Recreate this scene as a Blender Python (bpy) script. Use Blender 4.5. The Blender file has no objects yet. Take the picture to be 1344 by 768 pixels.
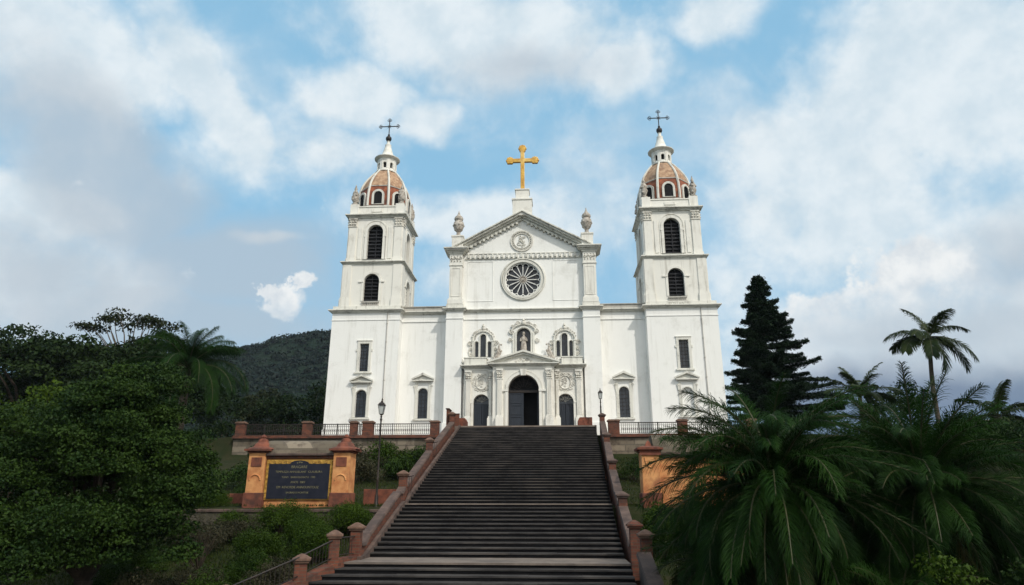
import bpy, math, random
import numpy as np
from mathutils import Vector, Matrix, noise
from mathutils.geometry import tessellate_polygon

S = bpy.context.scene
COL = S.collection
R = math.radians
PI = math.pi

# ------------------------------------------------------------------ camera
cam_d = bpy.data.cameras.new('camera')
cam = bpy.data.objects.new('camera', cam_d)
COL.objects.link(cam)
cam_d.sensor_width = 36.0
cam_d.lens = 36.0 * 870.7 / 1344.0
cam_d.clip_start = 0.1
cam_d.clip_end = 6000
_yaw, _pitch, _roll = R(3.46), R(17.31), R(0.05)
_f = Vector((-math.sin(_yaw) * math.cos(_pitch), math.cos(_yaw) * math.cos(_pitch), math.sin(_pitch)))
_r = Vector((math.cos(_yaw), math.sin(_yaw), 0))
_u = _r.cross(_f)
_r2 = _r * math.cos(_roll) + _u * math.sin(_roll)
_u2 = -_r * math.sin(_roll) + _u * math.cos(_roll)
_m = Matrix((_r2, _u2, -_f)).transposed().to_4x4()
_m.translation = Vector((2.26, -50.0, -5.2))
cam.matrix_world = _m
S.camera = cam
S.view_settings.view_transform = 'Standard'
S.view_settings.look = 'None'
S.view_settings.gamma = 1.0
S.view_settings.use_curve_mapping = False
S.view_settings.exposure = 0.0
S.render.engine = 'CYCLES'
S.cycles.max_bounces = 6
S.cycles.diffuse_bounces = 3
S.cycles.transparent_max_bounces = 4
S.cycles.use_denoising = True

# ------------------------------------------------------------------ world: Nishita sky with clouds given by direction
SUN_EL, SUN_AZ = R(44), R(140)          # azimuth clockwise from +Y: the sun stands behind and right of the camera
sun_dir = Vector((math.sin(SUN_AZ) * math.cos(SUN_EL), math.cos(SUN_AZ) * math.cos(SUN_EL), math.sin(SUN_EL)))
W = bpy.data.worlds.new('World')
S.world = W
W.use_nodes = True
nt = W.node_tree
N, L = nt.nodes, nt.links
N.clear()


def nd(tree, typ, **kw):
    n = tree.nodes.new(typ)
    for k, v in kw.items():
        setattr(n, k, v)
    return n


def setin(tree, sock, v):
    if isinstance(v, bpy.types.NodeSocket):
        tree.links.new(v, sock)
    else:
        sock.default_value = v


def mth(tree, op, a, b=0.0, c=None, clamp=False):
    n = nd(tree, 'ShaderNodeMath', operation=op, use_clamp=clamp)
    setin(tree, n.inputs[0], a)
    setin(tree, n.inputs[1], b)
    if c is not None:
        setin(tree, n.inputs[2], c)
    return n.outputs[0]


def mixc(tree, fac, a, b, mode='MIX'):
    n = nd(tree, 'ShaderNodeMix', data_type='RGBA', blend_type=mode)
    setin(tree, n.inputs[0], fac)
    setin(tree, n.inputs[6], a if isinstance(a, bpy.types.NodeSocket) else (*a[:3], 1))
    setin(tree, n.inputs[7], b if isinstance(b, bpy.types.NodeSocket) else (*b[:3], 1))
    return n.outputs[2]


def sstep(tree, v, lo, hi, a=0.0, b=1.0):
    n = nd(tree, 'ShaderNodeMapRange', interpolation_type='SMOOTHSTEP')
    setin(tree, n.inputs[0], v)
    n.inputs[1].default_value = lo
    n.inputs[2].default_value = hi
    n.inputs[3].default_value = a
    n.inputs[4].default_value = b
    return n.outputs[0]


sky = nd(nt, 'ShaderNodeTexSky', sky_type='NISHITA', sun_disc=False)
sky.sun_elevation = SUN_EL
sky.sun_rotation = SUN_AZ
sky.air_density = 1.0
sky.dust_density = 1.6
sky.ozone_density = 1.6
tc = nd(nt, 'ShaderNodeTexCoord')
dirv = tc.outputs['Generated']
sep = nd(nt, 'ShaderNodeSeparateXYZ')
L.new(dirv, sep.inputs[0])
az = mth(nt, 'MULTIPLY', mth(nt, 'ARCTAN2', sep.outputs[0], sep.outputs[1]), 180 / PI)
el = mth(nt, 'MULTIPLY', mth(nt, 'ARCSINE', sep.outputs[2]), 180 / PI)


def noise_of(vec, scale, detail=5.0, rough=0.55, out='Fac', dist=0.0):
    n = nd(nt, 'ShaderNodeTexNoise')
    L.new(vec, n.inputs['Vector'])
    n.inputs['Scale'].default_value = scale
    n.inputs['Detail'].default_value = detail
    n.inputs['Roughness'].default_value = rough
    n.inputs['Distortion'].default_value = dist
    return n.outputs[out]


n_big = noise_of(dirv, 5.0, 7.0, 0.58, dist=0.4)
n_fine = noise_of(dirv, 16.0, 8.0, 0.6)
n_w1 = noise_of(dirv, 3.5, 4.0)
off = nd(nt, 'ShaderNodeVectorMath', operation='ADD')
L.new(dirv, off.inputs[0])
off.inputs[1].default_value = (3.1, 7.7, 1.3)
n_w2 = noise_of(off.outputs[0], 3.5, 4.0)
azw = mth(nt, 'ADD', az, mth(nt, 'MULTIPLY', mth(nt, 'SUBTRACT', n_w1, 0.5), 16.0))
elw = mth(nt, 'ADD', el, mth(nt, 'MULTIPLY', mth(nt, 'SUBTRACT', n_w2, 0.5), 9.0))
cv = nd(nt, 'ShaderNodeCombineXYZ')
L.new(azw, cv.inputs[0])
L.new(elw, cv.inputs[1])
cvn = nd(nt, 'ShaderNodeCombineXYZ')       # unwarped, for the small crisp clouds
L.new(az, cvn.inputs[0])
L.new(el, cvn.inputs[1])


def field(ells, vec):
    acc = None
    for (a, e, rx, ry, rot, w) in ells:
        mp = nd(nt, 'ShaderNodeMapping', vector_type='TEXTURE')
        L.new(vec, mp.inputs[0])
        mp.inputs['Location'].default_value = (a, e, 0)
        mp.inputs['Rotation'].default_value = (0, 0, R(rot))
        mp.inputs['Scale'].default_value = (rx * 1.5, ry * 1.5, 1)
        g = nd(nt, 'ShaderNodeTexGradient', gradient_type='SPHERICAL')
        L.new(mp.outputs[0], g.inputs[0])
        v = mth(nt, 'MULTIPLY', g.outputs['Fac'], w)
        acc = v if acc is None else mth(nt, 'MAXIMUM', acc, v)
    return acc


soft = [(-42.0, 31.7, 11.0, 3.9, 0, 0.9), (-31.7, 31.4, 7.1, 2.5, -45, 1), (-41.7, 19.1, 4.8, 2.1, 0, 1), (-39.5, 14.6, 9.1, 3.2, 0, 0.9), (-18.6, 33.8, 4.6, 2.3, 0, 1), (-12.2, 32.3, 3.3, 1.7, 0, 0.9), (-7.6, 39.1, 13.3, 4.2, 0, 1), (5.6, 35.9, 4.5, 2.6, 0, 0.9), (-20.8, 28.7, 6.7, 3.0, 0, 0.5), (16.2, 38.6, 5.6, 2.2, 0, 0.9), (27.6, 28.5, 14.4, 6.0, 40, 1), (36.5, 30.2, 7.8, 6.8, 0, 1), (25.2, 21.5, 7.2, 5.2, 0, 0.9), (34.0, 19.5, 6.7, 5.3, 0, 0.6), (-5.7, 23.1, 13.5, 2.9, 0, 0.8), (15.7, 17.3, 4.3, 3.7, 0, 0.6), (-25.4, 19.9, 2.7, 0.7, 0, 0.8), (-9.8, 17.5, 5.5, 3.3, 0, 0.6), (27.3, 10.7, 13.9, 4.5, 0, 1), (-29.1, 26.8, 6.0, 3.5, 0, 0.5)]
grey = [(-37.1, 23.3, 9.6, 4.4, -35, 1), (-27.2, 17.4, 7.6, 4.8, 0, 1), (-38.6, 15.0, 7.0, 3.2, 0, 0.7), (-31.1, 12.7, 12.2, 2.9, 0, 1), (-2.9, 36.0, 10.0, 2.4, 0, 0.5), (30.4, 11.4, 10.3, 3.3, 0, 0.7), (35.5, 16.5, 4.5, 4.5, 0, 0.55)]
bright = [(-23.3, 15.8, 1.5, 1.35, 0, 1), (-21.9, 17.7, 1.0, 0.75, 0, 1), (-24.6, 16.6, 0.9, 0.6, 0, 1), (29.6, 14.9, 3.9, 3.3, 0, 1), (29.1, 17.0, 2.0, 1.7, 0, 1), (23.9, 14.1, 3.8, 1.5, 0, 1), (21.2, 13.3, 2.8, 1.2, 0, 0.8)]
dark = [(30.4, 6.0, 14.4, 3.2, 0, 1), (16.7, 3.2, 28.2, 3.5, 0, 0.8)]

SKY_K = 0.10
# the Nishita colour, scaled, with a slight haze
hz = sstep(nt, el, -2.0, 26.0, 1.0, 0.0)
base = mixc(nt, 1.0, sky.outputs[0], (SKY_K * 0.95, SKY_K * 1.12, SKY_K * 1.05), 'MULTIPLY')
base = mixc(nt, 0.80, base, (0.31, 0.61, 0.86))      # high thin veil
base = mixc(nt, mth(nt, 'MULTIPLY', hz, 0.35), base, (0.50, 0.63, 0.72))
# generic broken cloud everywhere (also behind the camera)
gen = sstep(nt, n_big, 0.42, 0.72)
front = sstep(nt, sep.outputs[1], -0.1, 0.35)
gen = mth(nt, 'MULTIPLY', gen, mth(nt, 'SUBTRACT', 1.0, mth(nt, 'MULTIPLY', front, 0.72)))
shade = sstep(nt, n_fine, 0.3, 0.7)
wcol = mixc(nt, shade, (0.68, 0.78, 0.84), (0.88, 0.93, 0.95))
c = mixc(nt, gen, base, wcol)
nz = mth(nt, 'MULTIPLY', mth(nt, 'SUBTRACT', n_big, 0.5), 0.75)
nzf = mth(nt, 'MULTIPLY', mth(nt, 'SUBTRACT', n_fine, 0.5), 0.65)
fs = mth(nt, 'ADD', mth(nt, 'ADD', field(soft, cv.outputs[0]), nz), nzf)
c = mixc(nt, mth(nt, 'MULTIPLY', sstep(nt, fs, -0.02, 0.58), 0.85), c, wcol)
fg = mth(nt, 'ADD', field(grey, cv.outputs[0]), nz)
c = mixc(nt, mth(nt, 'MULTIPLY', sstep(nt, fg, 0.02, 0.62), 0.72), c, (0.47, 0.545, 0.62))
fd = mth(nt, 'ADD', field(dark, cv.outputs[0]), mth(nt, 'MULTIPLY', nz, 0.3))
c = mixc(nt, mth(nt, 'MULTIPLY', sstep(nt, fd, 0.05, 0.7), 0.9), c, (0.13, 0.19, 0.30))
n_puff = noise_of(dirv, 26.0, 7.0, 0.6)
n_pw = noise_of(dirv, 14.0, 6.0, 0.62)
L.new(mth(nt, 'ADD', az, mth(nt, 'MULTIPLY', mth(nt, 'SUBTRACT', n_puff, 0.5), 4.5)), cvn.inputs[0])
L.new(mth(nt, 'ADD', el, mth(nt, 'MULTIPLY', mth(nt, 'SUBTRACT', n_pw, 0.5), 4.0)), cvn.inputs[1])
fb = mth(nt, 'ADD', field(bright, cvn.outputs[0]), mth(nt, 'MULTIPLY', mth(nt, 'SUBTRACT', n_puff, 0.5), 0.8))
bcol = mixc(nt, sstep(nt, n_puff, 0.3, 0.65), (0.66, 0.72, 0.77), (0.90, 0.92, 0.92))
low = sstep(nt, mth(nt, 'ADD', el, mth(nt, 'MULTIPLY', n_fine, 7.0)), 14.5, 20.0)
bcol = mixc(nt, low, (0.62, 0.69, 0.75), bcol)
fade = mth(nt, 'ADD', mth(nt, 'MULTIPLY', low, 0.85), 0.12)
c = mixc(nt, mth(nt, 'MULTIPLY', sstep(nt, fb, 0.10, 0.42), fade), c, bcol)
# broad bright glow round the sun, added behind the camera as soft fill
dt = nd(nt, 'ShaderNodeVectorMath', operation='DOT_PRODUCT')
L.new(dirv, dt.inputs[0])
dt.inputs[1].default_value = sun_dir
glow = sstep(nt, dt.outputs['Value'], 0.25, 1.0)
c = mixc(nt, mth(nt, 'MULTIPLY', glow, 0.9), c, (1.5, 1.42, 1.3))
bg = nd(nt, 'ShaderNodeBackground')
L.new(c, bg.inputs[0])
bg.inputs[1].default_value = 1.0
wo = nd(nt, 'ShaderNodeOutputWorld')
L.new(bg.outputs[0], wo.inputs[0])

# ------------------------------------------------------------------ sun
sl = bpy.data.lights.new('sun', 'SUN')
sl.energy = 2.4
sl.angle = R(2.0)
sl.color = (1.0, 0.95, 0.86)
so = bpy.data.objects.new('sun', sl)
COL.objects.link(so)
so.rotation_euler = (-sun_dir).to_track_quat('-Z', 'Y').to_euler()
so.location = (30, -60, 60)


# ================================================================== materials
def new_mat(name):
    m = bpy.data.materials.new(name)
    m.use_nodes = True
    t = m.node_tree
    b = t.nodes['Principled BSDF']
    return m, t, b


def mnoise(t, scale, detail=5.0, rough=0.6, stretch=None, coord='Object', out='Fac'):
    tcn = nd(t, 'ShaderNodeTexCoord') if coord != 'Pos' else nd(t, 'ShaderNodeNewGeometry')
    v = tcn.outputs['Position' if coord == 'Pos' else coord]
    if stretch:
        mp = nd(t, 'ShaderNodeMapping')
        t.links.new(v, mp.inputs[0])
        mp.inputs['Scale'].default_value = stretch
        v = mp.outputs[0]
    n = nd(t, 'ShaderNodeTexNoise')
    t.links.new(v, n.inputs['Vector'])
    n.inputs['Scale'].default_value = scale
    n.inputs['Detail'].default_value = detail
    n.inputs['Roughness'].default_value = rough
    return n.outputs[out]


def bump(t, b, h, strength=0.3, dist=0.02):
    n = nd(t, 'ShaderNodeBump')
    n.inputs['Strength'].default_value = strength
    n.inputs['Distance'].default_value = dist
    t.links.new(h, n.inputs['Height'])
    t.links.new(n.outputs[0], b.inputs['Normal'])


def plaster(name, base, grime, amt, rough=0.75):
    m, t, b = new_mat(name)
    streak = mnoise(t, 1.0, 6, 0.65, (2.6, 2.6, 0.22), 'Pos')
    blot = mnoise(t, 0.7, 6, 0.7, None, 'Pos')
    fine = mnoise(t, 9.0, 6, 0.7, None, 'Pos')
    s = sstep(t, streak, 0.5, 0.78)
    s2 = sstep(t, mth(t, 'ADD', blot, mth(t, 'MULTIPLY', mth(t, 'SUBTRACT', fine, 0.5), 0.35)), 0.5, 0.75)
    c1 = mixc(t, mth(t, 'MULTIPLY', s, amt), base, grime)
    c2 = mixc(t, mth(t, 'MULTIPLY', s2, amt * 0.7), c1, [x * 0.9 for x in grime])
    t.links.new(c2, b.inputs['Base Color'])
    b.inputs['Roughness'].default_value = rough
    bump(t, b, fine, 0.25, 0.02)
    return m


def mottled(name, c1, c2, scale=3.0, rough=0.8, c3=None, bumpd=0.02, spec=0.3, coord='Pos', stretch=None):
    m, t, b = new_mat(name)
    n1 = mnoise(t, scale, 7, 0.65, stretch, coord)
    col = mixc(t, sstep(t, n1, 0.32, 0.68), c1, c2)
    if c3:
        n2 = mnoise(t, scale * 0.31, 5, 0.6, stretch, coord)
        col = mixc(t, mth(t, 'MULTIPLY', sstep(t, n2, 0.5, 0.7), 0.8), col, c3)
    t.links.new(col, b.inputs['Base Color'])
    b.inputs['Roughness'].default_value = rough
    b.inputs['Specular IOR Level'].default_value = spec
    if bumpd:
        n3 = mnoise(t, scale * 4, 6, 0.7, stretch, coord)
        bump(t, b, n3, 0.5, bumpd)
    return m


def leaf_mat(name, dark_c, light_c, rough=0.5, scale=0.9, trans=0.15):
    m, t, b = new_mat(name)
    at = nd(t, 'ShaderNodeAttribute', attribute_name='tint')
    n1 = mnoise(t, scale, 3, 0.6, None, 'Pos')
    f = mth(t, 'ADD', mth(t, 'MULTIPLY', at.outputs['Fac'], 0.75), mth(t, 'MULTIPLY', sstep(t, n1, 0.35, 0.65), 0.35), clamp=True)
    col = mixc(t, f, dark_c, light_c)
    t.links.new(col, b.inputs['Base Color'])
    b.inputs['Roughness'].default_value = rough
    b.inputs['Specular IOR Level'].default_value = 0.07
    tr = nd(t, 'ShaderNodeBsdfTranslucent')
    t.links.new(col, tr.inputs[0])
    mx = nd(t, 'ShaderNodeMixShader')
    mx.inputs[0].default_value = trans
    t.links.new(b.outputs[0], mx.inputs[1])
    t.links.new(tr.outputs[0], mx.inputs[2])
    out = [n for n in t.nodes if n.type == 'OUTPUT_MATERIAL'][0]
    t.links.new(mx.outputs[0], out.inputs[0])
    return m


def brick_mat(name, c1, c2, mortar, scale=1.0, soot=0.5):
    m, t, b = new_mat(name)
    g = nd(t, 'ShaderNodeNewGeometry')
    sp = nd(t, 'ShaderNodeSeparateXYZ')
    t.links.new(g.outputs['Position'], sp.inputs[0])
    cb = nd(t, 'ShaderNodeCombineXYZ')
    t.links.new(mth(t, 'ADD', sp.outputs[0], sp.outputs[1]), cb.inputs[0])
    t.links.new(sp.outputs[2], cb.inputs[1])
    br = nd(t, 'ShaderNodeTexBrick')
    t.links.new(cb.outputs[0], br.inputs['Vector'])
    br.inputs['Color1'].default_value = (*c1, 1)
    br.inputs['Color2'].default_value = (*c2, 1)
    br.inputs['Mortar'].default_value = (*mortar, 1)
    br.inputs['Scale'].default_value = scale
    br.inputs['Brick Width'].default_value = 0.27
    br.inputs['Row Height'].default_value = 0.095
    br.inputs['Mortar Size'].default_value = 0.010
    n1 = mnoise(t, 2.2, 6, 0.7, None, 'Pos')
    col = mixc(t, mth(t, 'MULTIPLY', sstep(t, n1, 0.45, 0.72), soot), br.outputs['Color'], (0.05, 0.035, 0.03))
    t.links.new(col, b.inputs['Base Color'])
    b.inputs['Roughness'].default_value = 0.85
    b.inputs['Specular IOR Level'].default_value = 0.2
    bump(t, b, br.outputs['Fac'], -0.4, 0.01)
    return m


M = {}
M['white'] = plaster('white_plaster', (0.82, 0.82, 0.79), (0.42, 0.41, 0.35), 0.40)
M['aged'] = plaster('aged_plaster', (0.75, 0.735, 0.675), (0.27, 0.24, 0.19), 0.55)
M['trim'] = plaster('weathered_trim', (0.66, 0.65, 0.59), (0.14, 0.13, 0.11), 0.8)
M['ledge'] = plaster('dirty_ledge', (0.42, 0.40, 0.36), (0.10, 0.09, 0.08), 0.9)
M['carved'] = mottled('carved_stone', (0.72, 0.70, 0.64), (0.50, 0.48, 0.42), 5.0, 0.85, (0.25, 0.23, 0.20))
M['statue'] = mottled('old_statue_stone', (0.58, 0.54, 0.48), (0.22, 0.19, 0.16), 5.0, 0.9, (0.30, 0.26, 0.22))
M['glass'] = mottled('dark_window_glass', (0.012, 0.014, 0.018), (0.03, 0.035, 0.045), 2.0, 0.2, None, 0, 0.5)
M['louvre'] = mottled('dark_louvre', (0.012, 0.012, 0.014), (0.03, 0.032, 0.038), 3.0, 0.6, None, 0)
M['void'] = mottled('interior_shade_black', (0.008, 0.008, 0.009), (0.012, 0.012, 0.014), 3.0, 0.9, None, 0)  # near black for sheets and cores that stand in for unlit insides
M['door'] = mottled('dark_blue_grey_door', (0.014, 0.018, 0.026), (0.028, 0.034, 0.046), 6.0, 0.45, None, 0.01, stretch=(6, 6, 0.6))
M['iron'] = mottled('black_iron', (0.012, 0.012, 0.013), (0.035, 0.024, 0.018), 8.0, 0.5, None, 0)
M['gold'] = mottled('gilt_cross', (0.70, 0.42, 0.07), (0.42, 0.21, 0.035), 3.0, 0.38, (0.80, 0.58, 0.22), 0.02, 0.5)
M['gold'].node_tree.nodes['Principled BSDF'].inputs['Metallic'].default_value = 0.25
M['dome_red'] = mottled('terracotta_dome', (0.34, 0.11, 0.055), (0.15, 0.055, 0.035), 2.6, 0.85, (0.08, 0.05, 0.04))
M['dome_tan'] = mottled('tan_dome_tile', (0.50, 0.34, 0.22), (0.27, 0.16, 0.10), 3.2, 0.85, (0.16, 0.11, 0.085))
M['roof'] = mottled('grey_roof', (0.12, 0.10, 0.09), (0.20, 0.16, 0.13), 2.0, 0.9)
M['brick'] = brick_mat('red_brick', (0.175, 0.060, 0.036), (0.09, 0.034, 0.025), (0.10, 0.068, 0.05), 1.0, 0.9)
M['cap'] = mottled('weathered_cap', (0.20, 0.12, 0.085), (0.10, 0.06, 0.045), 4.0, 0.9, (0.07, 0.05, 0.045))
M['coping'] = mottled('brown_coping', (0.125, 0.085, 0.07), (0.06, 0.042, 0.037), 2.2, 0.9, (0.06, 0.045, 0.04))
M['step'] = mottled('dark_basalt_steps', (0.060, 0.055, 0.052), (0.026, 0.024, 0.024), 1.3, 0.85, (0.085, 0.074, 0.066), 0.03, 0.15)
M['riser'] = mottled('basalt_risers_shade', (0.010, 0.010, 0.011), (0.006, 0.006, 0.007), 2.5, 0.9, None, 0.02, 0.1)  # same stone as the treads, shade painted in as near black
M['landing'] = mottled('worn_landing_stone', (0.19, 0.155, 0.13), (0.13, 0.105, 0.09), 2.0, 0.85, (0.10, 0.085, 0.075))
M['rubble'] = brick_mat('rubble_wall', (0.24, 0.20, 0.15), (0.09, 0.075, 0.055), (0.13, 0.11, 0.085), 0.22, 0.8)
M['mossy'] = mottled('mossy_rubble', (0.085, 0.075, 0.055), (0.035, 0.035, 0.022), 2.0, 0.95, (0.12, 0.10, 0.08), 0.06)
M['ochre'] = mottled('ochre_plaster', (0.62, 0.31, 0.125), (0.44, 0.17, 0.065), 2.4, 0.9, (0.22, 0.075, 0.04))
M['redstone'] = mottled('red_stone', (0.22, 0.075, 0.045), (0.11, 0.04, 0.028), 3.5, 0.9, (0.05, 0.03, 0.025))
M['slate'] = mottled('blue_black_board', (0.010, 0.012, 0.022), (0.018, 0.020, 0.032), 3.0, 0.45, None, 0)
M['goldleaf'] = mottled('gilt_frame', (0.50, 0.30, 0.06), (0.28, 0.15, 0.03), 9.0, 0.5, None, 0.01)
M['letter'] = mottled('pale_gold_letters', (0.24, 0.22, 0.12), (0.11, 0.10, 0.06), 12.0, 0.6, None, 0)
M['lamp_glass'] = mottled('frosted_lamp_glass', (0.50, 0.52, 0.50), (0.40, 0.42, 0.41), 6.0, 0.25, None, 0, 0.5)
M['bark'] = mottled('bark', (0.06, 0.045, 0.032), (0.028, 0.022, 0.017), 6.0, 0.95, None, 0.04)
M['palebark'] = mottled('pale_bark', (0.15, 0.13, 0.11), (0.08, 0.07, 0.06), 6.0, 0.95, None, 0.03)
M['palmtrunk'] = mottled('palm_trunk', (0.10, 0.08, 0.06), (0.035, 0.027, 0.02), 5.0, 0.95, None, 0.04, stretch=(1, 1, 4))
M['coconut'] = mottled('coconut_husk', (0.16, 0.10, 0.04), (0.10, 0.06, 0.02), 6.0, 0.8)
M['leaf_big'] = leaf_mat('glossy_leaf', (0.007, 0.021, 0.007), (0.038, 0.070, 0.012), scale=0.55)
M['leaf_lime'] = leaf_mat('lime_leaf', (0.035, 0.065, 0.008), (0.085, 0.13, 0.012))
M['leaf_far'] = leaf_mat('far_leaf', (0.008, 0.018, 0.007), (0.026, 0.046, 0.012), scale=0.25)
M['leaf_olive'] = leaf_mat('olive_leaf', (0.012, 0.02, 0.009), (0.035, 0.042, 0.016), scale=0.4)
M['leaf_hedge'] = leaf_mat('hedge_leaf', (0.012, 0.030, 0.005), (0.048, 0.085, 0.009), scale=1.6)
M['leaf_dry'] = leaf_mat('dry_leaf', (0.020, 0.022, 0.012), (0.075, 0.07, 0.04), scale=1.6)
M['leaf_hill'] = leaf_mat('hill_canopy', (0.006, 0.013, 0.010), (0.012, 0.021, 0.015), scale=0.05, trans=0.0)
M['needle'] = leaf_mat('needle', (0.006, 0.016, 0.009), (0.022, 0.042, 0.019), scale=1.0, trans=0.03)
M['frond'] = leaf_mat('frond', (0.004, 0.015, 0.004), (0.020, 0.056, 0.007), 0.6, 0.7, 0.2)
M['frond_coco'] = leaf_mat('coconut_frond', (0.012, 0.026, 0.010), (0.045, 0.062, 0.016), 0.45, 0.8, 0.2)
M['frond_old'] = leaf_mat('old_frond', (0.04, 0.05, 0.02), (0.10, 0.09, 0.03), 0.6, 0.8, 0.15)
M['stalk'] = mottled('frond_stalk', (0.05, 0.055, 0.018), (0.03, 0.03, 0.012), 5.0, 0.6, None, 0)
M['grass'] = leaf_mat('grass_blade', (0.012, 0.024, 0.006), (0.045, 0.06, 0.014), 0.6, 1.2)
M['ground'] = mottled('earth_and_turf', (0.018, 0.026, 0.010), (0.034, 0.032, 0.016), 0.9, 1.0, (0.012, 0.026, 0.007), 0.08, 0.1)
M['hill'] = mottled('forested_hill', (0.010, 0.020, 0.015), (0.019, 0.030, 0.021), 0.045, 1.0, (0.008, 0.017, 0.014), 3.0, 0.0)
M['paving'] = mottled('terrace_paving', (0.22, 0.18, 0.15), (0.14, 0.11, 0.09), 1.2, 0.9)
M['house'] = mottled('grey_house_wall', (0.30, 0.31, 0.32), (0.22, 0.23, 0.24), 1.0, 0.9)


# ================================================================== mesh building
class MB:
    def __init__(self):
        self.v, self.f = [], []

    def add(self, vs, fs):
        o = len(self.v)
        self.v += [tuple(p) for p in vs]
        self.f += [tuple(i + o for i in q) for q in fs]

    def box(self, x0, x1, y0, y1, z0, z1):
        self.add([(x0, y0, z0), (x1, y0, z0), (x1, y1, z0), (x0, y1, z0), (x0, y0, z1), (x1, y0, z1), (x1, y1, z1), (x0, y1, z1)],
                 [(0, 3, 2, 1), (4, 5, 6, 7), (0, 1, 5, 4), (1, 2, 6, 5), (2, 3, 7, 6), (3, 0, 4, 7)])

    def obox(self, c, sx, sy, sz, rz=0.0):
        """box centred on c in plan, standing on c.z, turned by rz"""
        ca, sa = math.cos(rz), math.sin(rz)
        vs = []
        for z in (0, sz):
            for x, y in ((-sx / 2, -sy / 2), (sx / 2, -sy / 2), (sx / 2, sy / 2), (-sx / 2, sy / 2)):
                vs.append((c[0] + x * ca - y * sa, c[1] + x * sa + y * ca, c[2] + z))
        self.add(vs, [(0, 3, 2, 1), (4, 5, 6, 7), (0, 1, 5, 4), (1, 2, 6, 5), (2, 3, 7, 6), (3, 0, 4, 7)])

    def prism(self, poly, y0, y1):
        """poly: (x, z) outline, counter-clockwise seen from -y; extruded from y0 (front) to y1"""
        n = len(poly)
        vs = [(x, y0, z) for x, z in poly] + [(x, y1, z) for x, z in poly]
        fs = [tuple(range(n)), tuple(range(2 * n - 1, n - 1, -1))]
        for i in range(n):
            j = (i + 1) % n
            fs.append((j, i, i + n, j + n))
        self.add(vs, fs)

    def prism_x(self, poly, x0, x1):
        """poly: (y, z) outline extruded along x"""
        n = len(poly)
        vs = [(x0, y, z) for y, z in poly] + [(x1, y, z) for y, z in poly]
        fs = [tuple(range(n)), tuple(range(2 * n - 1, n - 1, -1))]
        for i in range(n):
            j = (i + 1) % n
            fs.append((j, i, i + n, j + n))
        self.add(vs, fs)

    def tube(self, pts, rad, n=8, caps=True):
        pts = [Vector(p) for p in pts]
        if not hasattr(rad, '__len__'):
            rad = [rad] * len(pts)
        rings = []
        prev = None
        for i, p in enumerate(pts):
            a = pts[max(i - 1, 0)]
            b = pts[min(i + 1, len(pts) - 1)]
            t = (b - a)
            t = t.normalized() if t.length > 1e-9 else Vector((0, 0, 1))
            if prev is None:
                s = t.cross(Vector((0, 0, 1)) if abs(t.z) < 0.9 else Vector((1, 0, 0))).normalized()
            else:
                s = prev - t * prev.dot(t)
                s = s.normalized() if s.length > 1e-6 else t.orthogonal().normalized()
            prev = s
            q = t.cross(s)
            rings.append([p + (s * math.cos(2 * PI * k / n) + q * math.sin(2 * PI * k / n)) * rad[i] for k in range(n)])
        vs = [v for r_ in rings for v in r_]
        fs = []
        for i in range(len(pts) - 1):
            for k in range(n):
                k2 = (k + 1) % n
                fs.append((i * n + k, i * n + k2, (i + 1) * n + k2, (i + 1) * n + k))
        if caps:
            fs.append(tuple(range(n - 1, -1, -1)))
            fs.append(tuple((len(pts) - 1) * n + k for k in range(n)))
        self.add(vs, fs)

    def lathe(self, c, prof, n=16, phase=0.0):
        vs, fs = [], []
        for r_, z in prof:
            for k in range(n):
                a = phase + 2 * PI * k / n
                vs.append((c[0] + r_ * math.cos(a), c[1] + r_ * math.sin(a), c[2] + z))
        for i in range(len(prof) - 1):
            for k in range(n):
                k2 = (k + 1) % n
                fs.append((i * n + k, i * n + k2, (i + 1) * n + k2, (i + 1) * n + k))
        fs.append(tuple(range(n - 1, -1, -1)))
        fs.append(tuple((len(prof) - 1) * n + k for k in range(n)))
        self.add(vs, fs)

    def ball(self, c, r_, n=8, m=6, sc=(1, 1, 1)):
        prof = [(max(r_ * math.sin(PI * i / m), 1e-4), -r_ * math.cos(PI * i / m)) for i in range(m + 1)]
        o = len(self.v)
        self.lathe((0, 0, 0), prof, n)
        for i in range(o, len(self.v)):
            x, y, z = self.v[i]
            self.v[i] = (c[0] + x * sc[0], c[1] + y * sc[1], c[2] + z * sc[2])

    def build(self, name, mat, parent=None, smooth=False, bevel=0.0, loc=None, angle=40):
        org = world_loc(parent) if parent is not None else Vector(loc or (0, 0, 0))
        me = bpy.data.meshes.new(name)
        me.from_pydata([(x - org.x, y - org.y, z - org.z) for x, y, z in self.v], [], self.f)
        me.update()
        o = bpy.data.objects.new(name, me)
        COL.objects.link(o)
        me.materials.append(mat)
        if parent is not None:
            o.parent = parent
        else:
            o.location = org
        if smooth:
            me.shade_smooth()
            me.set_sharp_from_angle(angle=R(angle))
        if bevel:
            b = o.modifiers.new('bevel', 'BEVEL')
            b.width = bevel
            b.segments = 2
            b.limit_method = 'ANGLE'
        return o


def world_loc(o):
    p = Vector((0, 0, 0))
    while o is not None:
        p += o.location
        o = o.parent
    return p


def tag(o, label=None, cat=None, group=None, kind=None):
    if label:
        o['label'] = label
    if cat:
        o['category'] = cat
    if group:
        o['group'] = group
    if kind:
        o['kind'] = kind
    return o


def thing(name, loc, label, cat, group=None):
    o = bpy.data.objects.new(name, None)
    o.empty_display_size = 0.5
    COL.objects.link(o)
    o.location = loc
    return tag(o, label, cat, group, 'thing')


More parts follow.
